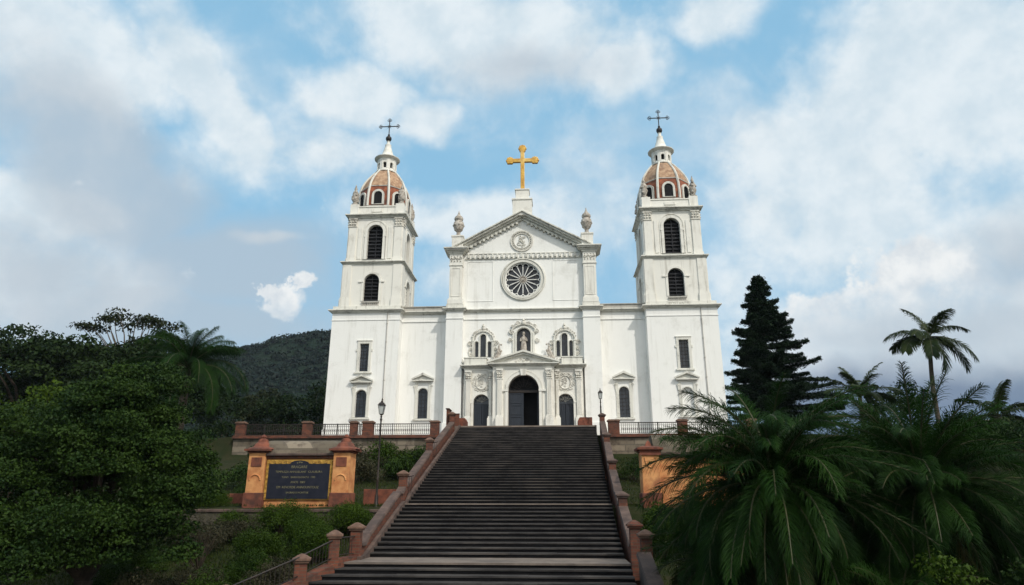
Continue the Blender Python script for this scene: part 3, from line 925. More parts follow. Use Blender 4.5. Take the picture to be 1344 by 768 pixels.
def tower(s):
    rb = random.Random(11 + s)
    cb, cu = s * 12.36, s * 12.15
    hb_, hu, hbel = 2.72, 2.42, 2.22
    cyb, cyu = 2.72, 2.60
    mb = MB()
    holes = [arch_pts(s * 12.3, 0.72, 4.22, 6.42, 14, True)]
    holes.append(arch_pts(s * 12.32, 0.85, 0.72, 2.37))
    x0, x1 = cb - hb_, cb + hb_
    if True:
        wall_panel(mb, [(x0, Z0), (x1, Z0), (x1, 8.3), (x0, 8.3)], holes, 0.3, ident(0.0))
        mb.box(x0, x1, 0.31, 5.44, Z0, 8.3)
        mb.box(x0 - 0.04, x1 + 0.04, -0.04, 5.48, 8.303, 8.38)
        mb.box(x0, x1, 0, 5.44, 8.383, 8.9)
        mb.box(x0 - 0.05, x1 + 0.05, -0.06, -0.001, Z0, -0.2)
        for yy in ((0.0, 0.311),):
            mb.add([(x0, 0, Z0), (x0, 0.31, Z0), (x0, 0.31, 8.3), (x0, 0, 8.3)], [(0, 3, 2, 1)])
            mb.add([(x1, 0, Z0), (x1, 0.31, Z0), (x1, 0.31, 8.3), (x1, 0, 8.3)], [(0, 1, 2, 3)])
    t = mb.build('tower', M['white'], church)
    facade_window(s * 12.3, 0.0, 4.22, 6.42, 0.72, True, False, church)
    facade_window(s * 12.32, 0.0, 0.72, 2.37, 0.85, False, True, church, blind=(s > 0))
    mb = MB()
    cornice(mb, x0, x1, 0, 5.44, 8.903, [(0.06, 0.09), (0.16, 0.1), (0.30, 0.1)])
    mb.box(x0 + 0.0, x1 - 0.0, 0.0, 5.44, 9.194, 9.5)
    mb.build('main_cornice', M['trim'], t, bevel=0.01)

    # two upper stages, every side with its own arched opening
    def stage(c, cy, h, z0, z1, ow, oz, ospring, d_):
        m = MB()
        for k in range(4):
            a = k * PI / 2
            ca, sa = math.cos(a), math.sin(a)

            def tf(u, dd, w, ca=ca, sa=sa):
                x, y = u, -h + dd
                return (c + x * ca - y * sa, cy + x * sa + y * ca, w)
            wall_panel(m, [(-h, z0), (h, z0), (h, z1), (-h, z1)], [arch_pts(0, ow, oz, ospring, 16)], d_, tf)
        return m

    def faces(c, cy, h):
        for k in range(4):
            a = k * PI / 2
            ca, sa = math.cos(a), math.sin(a)
            yield lambda u, dd, w, ca=ca, sa=sa: (c + u * ca - (-h + dd) * sa, cy + u * sa + (-h + dd) * ca, w)

    def fbox(m, tf, u0, u1, d0, d1, w0, w1):
        m.add([tf(u0, d0, w0), tf(u1, d0, w0), tf(u1, d1, w0), tf(u0, d1, w0), tf(u0, d0, w1), tf(u1, d0, w1), tf(u1, d1, w1), tf(u0, d1, w1)],
              [(0, 3, 2, 1), (4, 5, 6, 7), (0, 1, 5, 4), (1, 2, 6, 5), (2, 3, 7, 6), (3, 0, 4, 7)])

    m = stage(cu, cyu, hu, 9.5, 12.95, 1.25, 9.95, 11.55, 0.35)
    for tf in faces(cu, cyu, hu):
        for uu in (-hu - 0.003, hu - 0.697):
            fbox(m, tf, uu, uu + 0.7, -0.07, 0.0, 10.25, 12.93)
            fbox(m, tf, uu - 0.05, uu + 0.75, -0.15, 0.0, 9.503, 10.1)
            fbox(m, tf, uu - 0.02, uu + 0.72, -0.11, 0.0, 10.1, 10.247)
        inn, outr = arch_pts(0, 1.25, 9.95, 11.55, 16), arch_pts(0, 1.62, 9.95, 11.55, 16)
        ring(m, inn, outr, -0.05, 0.0, tf)
        for su in (-1, 1):
            fbox(m, tf, su * 0.86 - 0.2, su * 0.86 + 0.2, -0.09, 0.0, 11.47, 11.58)
    m.build('middle_stage', M['aged'], t)
    m = MB()
    for tf in faces(cu, cyu, hu):          # sill balustrade
        fbox(m, tf, -0.72, 0.72, -0.14, 0.1, 9.78, 9.86)
        fbox(m, tf, -0.72, 0.72, -0.12, 0.05, 9.5, 9.56)
        for q in range(9):
            fbox(m, tf, -0.66 + q * 0.155, -0.58 + q * 0.155, -0.09, 0.0, 9.563, 9.777)
    m.build('sill_balustrade', M['ledge'], t)
    m = MB()
    cornice(m, cu - hu, cu + hu, cyu - hu, cyu + hu, 12.953, [(0.05, 0.08), (0.14, 0.08), (0.24, 0.09)])
    m.build('string_course', M['trim'], t, bevel=0.01)
    m = stage(cu, cyu, hbel, 13.2, 17.0, 1.3, 13.45, 15.75, 0.4)
    for tf in faces(cu, cyu, hbel):
        for uu in (-hbel - 0.003, hbel - 0.617):
            fbox(m, tf, uu, uu + 0.62, -0.10, 0.0, 13.55, 16.2)
            fbox(m, tf, uu - 0.04, uu + 0.66, -0.16, 0.0, 13.203, 13.547)
        for uu in (-1.42, 1.12):
            fbox(m, tf, uu, uu + 0.30, -0.06, 0.0, 13.5, 16.2)
        for su in (-1, 1):
            fbox(m, tf, su * 0.80 - 0.12, su * 0.80 + 0.12, -0.09, 0.0, 15.35, 15.5)
            fbox(m, tf, su * 0.78 - 0.08, su * 0.78 + 0.08, -0.05, 0.0, 13.45, 15.347)
        ring(m, arch_pts(0, 1.3, 13.45, 15.75, 16), arch_pts(0, 1.72, 13.45, 15.75, 16), -0.08, 0.0, tf)
        ring(m, arch_pts(0, 1.85, 13.45, 15.8, 16), arch_pts(0, 2.0, 13.45, 15.8, 16), -0.05, 0.0, tf)
    m.build('belfry', M['aged'], t)
    m = MB()
    for tf in faces(cu, cyu, hbel):
        for uu in (-hbel - 0.003, hbel - 0.617):
            fbox(m, tf, uu - 0.03, uu + 0.65, -0.15, 0.0, 16.203, 16.3)
            for q in range(3):
                for zz in (16.45, 16.68):
                    p0 = tf(uu + 0.1 + q * 0.21, -0.13, zz)
                    m.ball(p0, 0.09, 6, 5)
            fbox(m, tf, uu - 0.05, uu + 0.67, -0.18, 0.0, 16.84, 16.95)
            fbox(m, tf, uu - 0.01, uu + 0.63, -0.12, -0.002, 16.303, 16.837)
    m.build('carved_capitals', M['carved'], t, smooth=True)
    for tf in faces(cu, cyu, hbel):
        m = MB()
        fbox(m, tf, -0.70, 0.70, 0.36, 0.42, 13.4, 16.45)
        m.build('opening_shade_sheet', M['void'], t)  # black sheet painted for the shade inside the arch
        m = MB()
        for q in range(9):
            fbox(m, tf, -0.62, 0.62, 0.24 + 0.02 * (q % 2), 0.33, 13.55 + q * 0.3, 13.63 + q * 0.3)
        fbox(m, tf, 0.0, 0.05, 0.2, 0.35, 13.46, 16.38)
        m.build('louvre', M['louvre'], t)
    for tf in faces(cu, cyu, hu):
        m = MB()
        fbox(m, tf, -0.68, 0.68, 0.31, 0.36, 9.9, 12.2)
        m.build('opening_shade_sheet', M['void'], t)
        m = MB()
        fbox(m, tf, -0.02, 0.02, 0.19, 0.3, 9.96, 12.1)
        for q in range(7):
            fbox(m, tf, -0.6, 0.6, 0.2, 0.28, 10.05 + q * 0.28, 10.11 + q * 0.28)
        m.build('louvre', M['louvre'], t)
    m = MB()
    z = cornice(m, cu - hbel, cu + hbel, cyu - hbel, cyu + hbel, 17.003, [(0.12, 0.09), (0.22, 0.09), (0.36, 0.1)])
    m.build('upper_cornice', M['trim'], t, bevel=0.01)
    m = MB()
    hp = hbel - 0.02
    m.box(cu - hp, cu + hp, cyu - hp, cyu + hp, z + 0.003, z + 0.68)
    m.box(cu - hp - 0.06, cu + hp + 0.06, cyu - hp - 0.06, cyu + hp + 0.06, z + 0.683, z + 0.78)
    for a in (-1, 1):
        for b in (-1, 1):
            px, py = cu + a * (hp - 0.28), cyu + b * (hp - 0.28)
            m.box(px - 0.36, px + 0.36, py - 0.36, py + 0.36, z + 0.002, z + 0.95)
    for tf in faces(cu, cyu, hp):
        fbox(m, tf, -0.45, 0.45, -0.06, 0.0, z + 0.25, z + 0.5)
    m.build('parapet', M['aged'], t, bevel=0.012)
    zp = z + 0.78
    # corner finials
    for a in (-1, 1):
        for b in (-1, 1):
            px, py = cu + a * (hp - 0.2), cyu + b * (hp - 0.2)
            f = MB()
            f.lathe((px, py, zp + 0.17), [(0.27, 0), (0.29, 0.12), (0.15, 0.22), (0.24, 0.4), (0.31, 0.62), (0.22, 0.86), (0.27, 1.0), (0.2, 1.22), (0.1, 1.36), (0.14, 1.48), (0.08, 1.64), (0.01, 1.9)], 10)
            for q in range(9):
                an, zz = rb.uniform(0, 6.28), rb.uniform(0.35, 1.3)
                f.ball((px + 0.22 * math.cos(an), py + 0.22 * math.sin(an), zp + 0.17 + zz), 0.12, 6, 4)
            f.build('finial', M['statue'], t, smooth=True)
    # dome on an eight-sided plan: red drum band below, tan shell above
    c = (cu, cyu, zp)
    ph = PI / 8
    dr = MB()
    dr.lathe(c, [(2.34, 0), (2.34, 0.12), (2.27, 0.14), (2.28, 0.8), (2.22, 1.45), (2.10, 1.95)], 8, ph)
    dome = dr.build('dome', M['dome_red'], t)
    sh = MB()
    prof = [(2.12, 1.953), (1.99, 2.35), (1.78, 2.8), (1.49, 3.25), (1.18, 3.65), (0.92, 3.92)]
    sh.lathe(c, prof, 8, ph)
    sh.build('dome_shell', M['dome_tan'], t)
    rb_ = MB()
    full = [(2.30, 0.1), (2.30, 0.8), (2.24, 1.45), (2.13, 1.95), (2.02, 2.35), (1.81, 2.8), (1.52, 3.25), (1.21, 3.65), (0.95, 3.95)]
    for k in range(8):
        a = ph + k * PI / 4
        rb_.tube([(cu + r_ * math.cos(a), cyu + r_ * math.sin(a), zp + zz) for r_, zz in full], [0.11, 0.11, 0.11, 0.105, 0.10, 0.095, 0.09, 0.085, 0.08], 6)
    rb_.build('dome_rib', M['trim'], t, smooth=True)
    br_ = MB()
    br_.lathe((cu, cyu, zp + 1.9), [(2.13, 0), (2.17, 0.03), (2.15, 0.1), (2.08, 0.12)], 8, ph)
    br_.lathe((cu, cyu, zp), [(2.40, 0.0), (2.40, 0.09), (2.3, 0.13)], 8, ph)
    br_.build('dome_moulding', M['ledge'], t)
    # dormer in every face
    dm = MB()
    dg = MB()
    for k in range(8):
        a = k * PI / 4
        ca, sa = math.cos(a), math.sin(a)
        ap = 2.28 * math.cos(PI / 8)

        def tf(u, dd, w, ca=ca, sa=sa, ap=ap):
            x, y = u, -(ap + 0.02) + dd
            return (cu + x * ca - y * sa, cyu + x * sa + y * ca, w)
        inn, outr = arch_pts(0, 0.70, zp + 0.22, zp + 1.0, 12), arch_pts(0, 1.06, zp + 0.18, zp + 1.0, 12)
        ring(dm, inn, outr, -0.10, 0.22, tf)
        dg.add([tf(x, -0.03, w) for x, w in inn], [tuple(range(len(inn)))])
        dg.add([tf(x, 0.3, w) for x, w in inn] + [tf(x, -0.03, w) for x, w in inn], [(i, (i + 1) % len(inn), (i + 1) % len(inn) + len(inn), i + len(inn)) for i in range(len(inn))])
    dm.build('dormer_surround', M['trim'], t)
    dg.build('dormer_shade_fill', M['void'], t)  # black fill painted for the shade inside the dormers
    # lantern with open arches, cone, ball and iron cross
    zl = zp + 3.9
    ln_ = MB()
    ln_.lathe((cu, cyu, zl), [(0.98, 0), (1.0, 0.08), (0.86, 0.14), (0.84, 0.28)], 16)
    for k in range(8):
        a = ph + k * PI / 4
        x, y = cu + 0.74 * math.cos(a), cyu + 0.74 * math.sin(a)
        ln_.obox((x, y, zl + 0.28), 0.22, 0.26, 0.95, a)
    ln_.lathe((cu, cyu, zl + 1.05), [(0.6, 0), (0.83, 0.0), (0.84, 0.18), (0.92, 0.24), (1.12, 0.32), (1.14, 0.38), (0.9, 0.46), (0.66, 0.62)], 16)
    lan = ln_.build('lantern', M['aged'], t, smooth=True)
    cl = MB()
    cl.lathe((cu, cyu, zl + 0.2), [(0.5, 0), (0.5, 0.9)], 8, ph)
    cl.build('lantern_shade_core', M['void'], t)  # added black core, painted shade behind the lantern arches
    ar = MB()
    for k in range(8):
        a = k * PI / 4
        ca, sa = math.cos(a), math.sin(a)

        def tf(u, dd, w, ca=ca, sa=sa):
            x, y = u, -0.80 + dd
            return (cu + x * ca - y * sa, cyu + x * sa + y * ca, w)
        wall_panel(ar, [(-0.26, zl + 0.3), (0.26, zl + 0.3), (0.26, zl + 1.06), (-0.26, zl + 1.06)], [arch_pts(0, 0.30, zl + 0.34, zl + 0.74, 8)], 0.12, tf)
    ar.build('lantern_arch', M['aged'], t)
    sp = MB()
    sp.lathe((cu, cyu, zl + 1.6), [(0.72, 0), (0.6, 0.12), (0.48, 0.4), (0.34, 0.85), (0.26, 1.15), (0.28, 1.2), (0.28, 1.27), (0.16, 1.34), (0.13, 1.6), (0.18, 1.64), (0.1, 1.7)], 14)
    sp.build('spire', M['aged'], t, smooth=True, angle=50)
    zc = zl + 3.32
    ic = MB()
    ic.lathe((cu, cyu, zc - 0.05), [(0.05, 0), (0.2, 0.06), (0.27, 0.2), (0.25, 0.36), (0.14, 0.48), (0.08, 0.54), (0.11, 0.62), (0.03, 0.75)], 12)
    ic.tube([(cu, cyu, zc + 0.5), (cu, cyu, zc + 2.0)], 0.045, 6)
    zx = zc + 1.42
    ic.tube([(cu - 0.75, cyu, zx), (cu + 0.75, cyu, zx)], 0.045, 6)
    for (ex, ez, dx, dz) in ((cu - 0.78, zx, -1, 0), (cu + 0.78, zx, 1, 0), (cu, zc + 2.02, 0, 1)):
        for oo in (-0.5 * PI, 0, 0.5 * PI):
            a = math.atan2(dz, dx) + oo
            px, pz = ex + 0.10 * math.cos(a), ez + 0.10 * math.sin(a)
            ic.tube([(px + 0.085 * math.cos(q * PI / 5), cyu, pz + 0.085 * math.sin(q * PI / 5)) for q in range(11)], 0.026, 5)
    for k in range(4):
        a = PI / 4 + k * PI / 2
        ic.tube([(cu, cyu, zx), (cu + 0.24 * math.cos(a), cyu, zx + 0.24 * math.sin(a))], [0.03, 0.012], 5)
    ic.build('iron_cross', M['iron'], t, smooth=True)
    # bell glimpsed in the front opening
    bl = MB()
    bl.lathe((cu, cyu - 1.55, 13.75), [(0.42, 0), (0.36, 0.1), (0.27, 0.35), (0.22, 0.6), (0.1, 0.72)], 12)
    # downpipe down the front
    xp = s * 12.36 + (1.75 if s < 0 else 1.45)
    dp = MB()
    dp.tube([(xp, -0.07, 8.95), (xp, -0.07, -1.1)], 0.028, 6)
    for q in range(6):
        dp.box(xp - 0.05, xp + 0.05, -0.09, 0.0, 0.5 + q * 1.5, 0.56 + q * 1.5)
    dp.build('downpipe', M['ledge'], t)
    for ch in [t] + list(t.children):       # the upper stages are a little taller than first measured
        for v in ch.data.vertices:
            z_ = v.co.z - 0.3
            if z_ > 9.5:
                v.co.z = 9.5 + (z_ - 9.5) * 1.035 + 0.3
    return t


for s in (-1, 1):
    tower(s)
# small inscription under the right tower's middle opening
def text_mesh(name, body, size, mat, extrude=0.01):
    c_ = bpy.data.curves.new(name, 'FONT')
    c_.body = body
    c_.size = size
    c_.extrude = extrude
    c_.align_x = 'CENTER'
    o = bpy.data.objects.new(name, c_)
    COL.objects.link(o)
    dg_ = bpy.context.evaluated_depsgraph_get()
    dg_.update()
    me = bpy.data.meshes.new_from_object(o.evaluated_get(dg_))
    bpy.data.objects.remove(o)
    me.name = name
    me.materials.clear()
    me.materials.append(mat)
    o = bpy.data.objects.new(name, me)
    COL.objects.link(o)
    return o


txo = text_mesh('inscription', 'POSTANTE', 0.32, M['ledge'])
txo.parent = church
txo.rotation_euler = (PI / 2, 0, 0)
txo.location = Vector((12.2, -0.01, 9.22)) - church.location

# ---- portal
por = MB()
YS, YC = -0.25, -0.85          # fronts of the side bays and of the centre bay
md_arch = arch_pts(0.15, 2.3, -0.35, 2.57, 20)
wall_panel(por, [(-2.15, -0.35), (2.45, -0.35), (2.45, 4.15), (-2.15, 4.15)], [md_arch], 1.1, ident(YC))
for cx, xa, xb in ((-3.05, -4.4, -2.15), (3.25, 2.45, 4.6)):
    wall_panel(por, [(xa, -0.35), (xb, -0.35), (xb, 4.15), (xa, 4.15)], [arch_pts(cx, 1.2, -0.35, 1.74, 16)], 0.6, ident(YS))
por.add([(-2.15, YC, -0.35), (-2.15, YS, -0.35), (-2.15, YS, 4.15), (-2.15, YC, 4.15)], [(0, 3, 2, 1)])
por.add([(2.45, YC, -0.35), (2.45, YS, -0.35), (2.45, YS, 4.15), (2.45, YC, 4.15)], [(0, 1, 2, 3)])
por.add([(-4.4, YS, -0.35), (-4.4, 0.5, -0.35), (-4.4, 0.5, 4.15), (-4.4, YS, 4.15)], [(0, 3, 2, 1)])
por.add([(4.6, YS, -0.35), (4.6, 0.5, -0.35), (4.6, 0.5, 4.15), (4.6, YS, 4.15)], [(0, 1, 2, 3)])
ring(por, md_arch, arch_pts(0.15, 2.7, -0.35, 2.57, 20), YC - 0.1, YC)
ring(por, arch_pts(0.15, 2.8, -0.35, 2.57, 20), arch_pts(0.15, 2.9, -0.35, 2.57, 20), YC - 0.05, YC)
for s in (-1, 1):
    por.box(0.15 + s * 1.4 - 0.27, 0.15 + s * 1.4 + 0.27, YC - 0.14, YC, 2.45, 2.6)
por.prism([(-0.03, 3.62), (0.33, 3.62), (0.40, 4.1), (-0.10, 4.1)], YC - 0.2, YC)
for cx in (-3.05, 3.25):
    ring(por, arch_pts(cx, 1.2, -0.35, 1.74, 16), arch_pts(cx, 1.5, -0.35, 1.74, 16), YS - 0.07, YS)
    for s in (-1, 1):
        por.box(cx + s * 0.77 - 0.14, cx + s * 0.77 + 0.14, YS - 0.1, YS, 1.66, 1.78)
# entablature and cornices
por.box(-4.4, -2.151, YS - 0.03, 0.5, 4.153, 4.3)
por.box(2.451, 4.6, YS - 0.03, 0.5, 4.153, 4.3)
por.box(-2.15, 2.45, YC - 0.03, 0.5, 4.153, 4.32)
portal = por.build('portal', M['aged'], church)
m = MB()
for ov, za, zb in ((0.12, 4.303, 4.38), (0.26, 4.383, 4.46), (0.42, 4.463, 4.54)):
    m.box(-4.4 - ov * 0.7, -2.3, YS - ov, 0.5, za, zb)
    m.box(2.6, 4.6 + ov * 0.7, YS - ov, 0.5, za, zb)
for ov, za, zb in ((0.10, 4.323, 4.40), (0.24, 4.403, 4.48), (0.36, 4.483, 4.56)):
    m.box(-2.15 - ov, 2.45 + ov, YC - ov, 0.49, za, zb)
for s in (-1, 1):
    ap = (0.15, 5.38)
    xe = 0.15 + s * 2.72
    pts = [(xe, 4.563), (xe, 4.68), (ap[0], ap[1] + 0.16), (ap[0], ap[1])]
    m.prism(pts if s > 0 else pts[::-1], YC - 0.36, 0.4)
    pts = [(xe - s * 0.3, 4.563), (xe - s * 0.1, 4.60), (ap[0], ap[1] - 0.005), (ap[0], ap[1] - 0.16)]
    m.prism(pts if s > 0 else pts[::-1], YC - 0.22, 0.4)
m.build('portal_cornice', M['trim'], portal, bevel=0.01)
m = MB()
m.prism([(-2.3, 4.562), (2.6, 4.562), (0.15, 5.3)], YC + 0.0, 0.4)
m.build('tympanum', M['aged'], portal)
for xa, xb in ((-4.4, -2.72), (3.02, 4.6)):
    m = MB()
    m.box(xa, xb, YS - 0.05, 0.5, 4.543, 5.1)
    m.box(xa - 0.05, xb + 0.05, YS - 0.1, 0.5, 5.1, 5.18)
    m.build('attic_block', M['trim'], portal, bevel=0.012)
# carved relief: tympanum initials-like scrolls, side medallions, scrolls flanking the niche
m = MB()
for x, z, r_, s in ((-0.12, 4.83, 0.17, 1), (0.18, 4.88, 0.15, -1), (0.45, 4.82, 0.14, 1), (-0.4, 4.72, 0.08, -1), (0.72, 4.72, 0.08, 1), (0.15, 4.75, 0.1, 1)):
    spiral(m, x, YC - 0.02, z, r_, s, 1.3, 0.035)
for cx in (-3.05, 3.25):
    m.tube([(cx + 0.42 * math.cos(2 * PI * k / 24), YS - 0.03, 3.2 + 0.5 * math.sin(2 * PI * k / 24)) for k in range(25)], 0.045, 6)
    rr = random.Random(3)
    for k in range(16):
        a = 2 * PI * k / 16
        spiral(m, cx + 0.62 * math.cos(a), YS - 0.02, 3.2 + 0.62 * math.sin(a), 0.12, 1 if k % 2 else -1, 1.2, 0.035)
    for k in range(12):
        a, q = rr.uniform(0, 6.28), rr.uniform(0.02, 0.3)
        spiral(m, cx + q * math.cos(a), YS - 0.02, 3.2 + q * 1.2 * math.sin(a), rr.uniform(0.07, 0.14), rr.choice((-1, 1)), 1.1, 0.03)
m.build('relief', M['carved'], portal, smooth=True)
for s in (-1, 1):
    m = MB()
    x = 0.15 + s * 1.95
    for q in range(7):
        m.ball((x + s * 0.10 * math.sin(q * 1.7) - s * q * 0.02, 0.1, 5.2 + q * 0.17), 0.17 - q * 0.015, 7, 5)
    m.tube([(x + s * 0.3, 0.1, 5.05), (x + s * 0.05, 0.1, 5.4), (x - s * 0.05, 0.1, 6.3)], [0.2, 0.17, 0.03], 7)
    spiral(m, x - s * 0.35, 0.1, 5.12, 0.2, s, 1.3, 0.08)
    m.build('flame_finial', M['statue'], portal, smooth=True)
# columns
for x, y in ((-4.05, YS - 0.12), (-2.36, YS - 0.16), (-1.62, YC - 0.12), (2.05, YC - 0.12), (2.66, YS - 0.16), (4.27, YS - 0.12)):
    big = y < -0.6
    thin = abs(y - (YS - 0.16)) < 0.01
    w = 0.19 if not thin else 0.11
    m = MB()
    m.box(x - w - 0.1, x + w + 0.1, y - 0.16, y + 0.24, -0.35, 0.55)
    m.box(x - w - 0.05, x + w + 0.05, y - 0.11, y + 0.24, 0.553, 0.68)
    m.box(x - w, x + w, y - 0.04, y + 0.24, 0.683, 3.35)
    for q in range(4):
        xx = x - w + 0.05 + q * (2 * w - 0.1) / 3
        m.box(xx - 0.02, xx + 0.02, y - 0.07, y - 0.04, 0.75, 3.3)
    m.box(x - w - 0.04, x + w + 0.04, y - 0.08, y + 0.24, 3.353, 3.42)
    m.box(x - w - 0.07, x + w + 0.07, y - 0.12, y + 0.24, 4.0, 4.12)
    m.box(x - w + 0.01, x + w - 0.01, y - 0.03, y + 0.24, 3.423, 3.997)
    col_ = m.build('pilaster', M['aged'], portal, bevel=0.01)
    m = MB()
    for q in range(3):
        xx = x - w + 0.04 + q * (w - 0.04)
        m.ball((xx, y - 0.06, 3.55), 0.085, 6, 5)
        m.ball((xx, y - 0.08, 3.72), 0.075, 6, 5)
    for s in (-1, 1):
        spiral(m, x + s * (w - 0.02), y - 0.09, 3.88, 0.10, s, 1.3, 0.04)
    m.build('carved_capital', M['carved'], col_, smooth=True)

# doors
dr = MB()
dr.box(-0.98, 0.13, -0.32, -0.24, -0.3, 2.4)          # closed left leaf
for zz in (0.0, 0.85, 1.7):
    ring(dr, [(-0.82, zz), (-0.05, zz), (-0.05, zz + 0.6), (-0.82, zz + 0.6)], [(-0.88, zz - 0.06), (0.01, zz - 0.06), (0.01, zz + 0.66), (-0.88, zz + 0.66)], -0.35, -0.32)
main_door = dr.build('main_door', M['door'], church, bevel=0.006)
m = MB()
m.box(1.16, 1.24, -0.32, 0.75, -0.3, 2.4)              # right leaf folded open inwards
m.build('open_leaf', M['door'], main_door)
m = MB()
m.box(-1.0, 1.3, -0.36, -0.22, 2.43, 2.6)
m.tube([(0.15 + 1.08 * math.cos(PI * k / 16), -0.3, 2.6 + 1.05 * math.sin(PI * k / 16)) for k in range(17)], 0.05, 6)
for k in range(1, 8):
    a = PI * k / 8
    m.tube([(0.15 + 0.3 * math.cos(a), -0.3, 2.6 + 0.3 * math.sin(a)), (0.15 + 1.05 * math.cos(a), -0.3, 2.6 + 1.02 * math.sin(a))], 0.018, 5)
    spiral(m, 0.15 + 0.68 * math.cos(a + .2), -0.3, 2.6 + 0.68 * math.sin(a + .2), 0.13, 1 if k % 2 else -1, 1.3, 0.02)
m.build('fanlight_grille', M['iron'], main_door, smooth=True)
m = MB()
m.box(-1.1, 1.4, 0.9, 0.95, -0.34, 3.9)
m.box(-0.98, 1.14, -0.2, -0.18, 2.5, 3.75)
m.build('interior_shade_black', M['void'], main_door)
for cx in (-3.05, 3.25):
    m = MB()
    for s in (-1, 1):
        m.box(cx + s * 0.3 - 0.285, cx + s * 0.3 + 0.285, 0.1, 0.16, -0.3, 1.62)
        for q in range(4):
            m.box(cx + s * 0.3 - 0.26 + q * 0.14, cx + s * 0.3 - 0.16 + q * 0.14, 0.08, 0.1, -0.25, 1.58)
    sd = m.build('side_door', M['door'], church)
    m = MB()
    m.box(cx - 0.6, cx + 0.6, 0.08, 0.2, 1.63, 1.76)
    m.box(cx - 0.6, cx + 0.6, 0.2, 0.24, 1.76, 2.36)
    sdg = m.build('fanlight', M['glass'], sd)
    m = MB()
    for k in range(1, 6):
        a = PI * k / 6
        m.tube([(cx, 0.15, 1.78), (cx + 0.56 * math.cos(a), 0.15, 1.78 + 0.56 * math.sin(a))], 0.015, 5)
        spiral(m, cx + 0.33 * math.cos(a + .25), 0.14, 1.78 + 0.33 * math.sin(a + .25), 0.09, 1 if k % 2 else -1, 1.2, 0.018)
    m.build('fanlight_grille', M['carved' if cx > 0 else 'ledge'], sd, smooth=True)
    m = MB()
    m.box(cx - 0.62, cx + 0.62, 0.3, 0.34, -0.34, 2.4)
    m.build('interior_shade_black', M['void'], sd)


# ================================================================== ground
def smooth01(t):
    t = max(0.0, min(1.0, t))
    return t * t * (3 - 2 * t)


def gz(x, y):
    """height of the ground"""
    if y > -4.35:
        z = -1.08
    elif y > -4.65:
        z = -1.08 - (y + 4.35) / -0.3 * 1.5
    elif y > -16:
        z = -2.6 - (-4.65 - y) / 11.35 * 2.95
    elif y > -20.1:
        z = -5.55
    elif y > -20.4:
        z = -5.55 - (-20.1 - y) / 0.3 * 0.95
    elif y > -36:
        z = -6.5 - (-20.4 - y) / 15.6 * 4.1
    else:
        z = -10.6
    side = smooth01((abs(x) - 19) / 16)          # the terraces fade into a natural slope at the sides
    nat = -2.2 - 8.4 * smooth01((-y - 2) / 38)
    if y > 0:
        nat = -2.2 - 3.0 * smooth01(y / 60) * (1 if x > 0 else 0.4)
    z = z * (1 - side) + nat * side
    return z


def axis_pts(lo, hi, fine_lo, fine_hi, fine, coarse):
    pts = list(np.arange(fine_lo, fine_hi + 1e-6, fine))
    a, st = fine_lo, coarse
    left = []
    while a > lo:
        a -= st
        st *= 1.3
        left.append(max(a, lo))
    a, st = fine_hi, coarse
    right = []
    while a < hi:
        a += st
        st *= 1.3
        right.append(min(a, hi))
    return left[::-1] + pts + right


xs = axis_pts(-2500, 2500, -42, 46, 0.8, 2.0)
ys = axis_pts(-400, 3500, -40, 4, 0.3, 2.0)
vs, fs = [], []
for j, y in enumerate(ys):
    for i, x in enumerate(xs):
        zn = noise.noise(Vector((x * 0.5, y * 0.5, 0))) * 0.12 + noise.noise(Vector((x * 1.7, y * 1.7, 3))) * 0.05
        if -4.7 < y < 2 and abs(x) < 19:
            zn = 0
        vs.append((x, y, gz(x, y) + zn * (1 if abs(x) < 60 else 6)))
nx = len(xs)
for j in range(len(ys) - 1):
    for i in range(nx - 1):
        fs.append((j * nx + i, j * nx + i + 1, (j + 1) * nx + i + 1, (j + 1) * nx + i))
mb = MB()
mb.v, mb.f = vs, fs
tag(mb.build('ground', M['ground'], smooth=True), kind='structure')
mb = MB()
mb.box(-19.4, -5.0, -4.3, 3.0, -1.3, -1.03)
mb.box(5.7, 15.8, -4.3, 3.0, -1.3, -1.03)
mb.box(-4.6, 5.3, -3.2, 1.0, -1.6, -0.3)
tag(mb.build('terrace_paving', M['paving']), kind='structure')

# ================================================================== hill behind on the left
PR = [(-900, 10), (-600, 30), (-420, 55), (-300, 84), (-233, 91), (-205, 94.5), (-189, 98.5), (-170, 102), (-154, 104), (-138, 103.5), (-115, 100), (-80, 84), (-30, 52), (40, 14), (90, -8), (900, -8)]


def prof(x):
    for (a, za), (b, zb) in zip(PR, PR[1:]):
        if a <= x <= b:
            return za + (zb - za) * (x - a) / (b - a)
    return -8


vs, fs = [], []
hx = np.arange(-640, 430, 3.2)
hy = list(np.arange(150, 404, 3.4)) + [420, 450, 500, 600, 760]
for y in hy:
    for x in hx:
        t = (y - 150) / 250
        h = prof(x)
        if y <= 404:
            k = smooth01(t) * 0.6 + t * 0.4
        else:
            k = 1 - (y - 404) / 360 * 0.9
        z = -8 + (h + 8) * k
        z += (noise.noise(Vector((x / 40, y / 40, 1))) * 9 + noise.noise(Vector((x / 14, y / 14, 5))) * 4) * min(1, t * 2) * (1 if t < 0.97 else 0.35)
        cell = abs(noise.noise(Vector((x / 5.5, y / 5.5, 9))))
        z += 2.6 * (1 - cell * 2) * (0.7 + 0.3 * noise.noise(Vector((x, y, 0)))) if t < 1.6 else 0
        vs.append((x, y, z))
nx = len(hx)
for j in range(len(hy) - 1):
    for i in range(nx - 1):
        fs.append((j * nx + i, j * nx + i + 1, (j + 1) * nx + i + 1, (j + 1) * nx + i))
hill_v = vs
mb = MB()
mb.v, mb.f = vs, fs
tag(mb.build('hill', M['hill'], smooth=False), kind='structure')

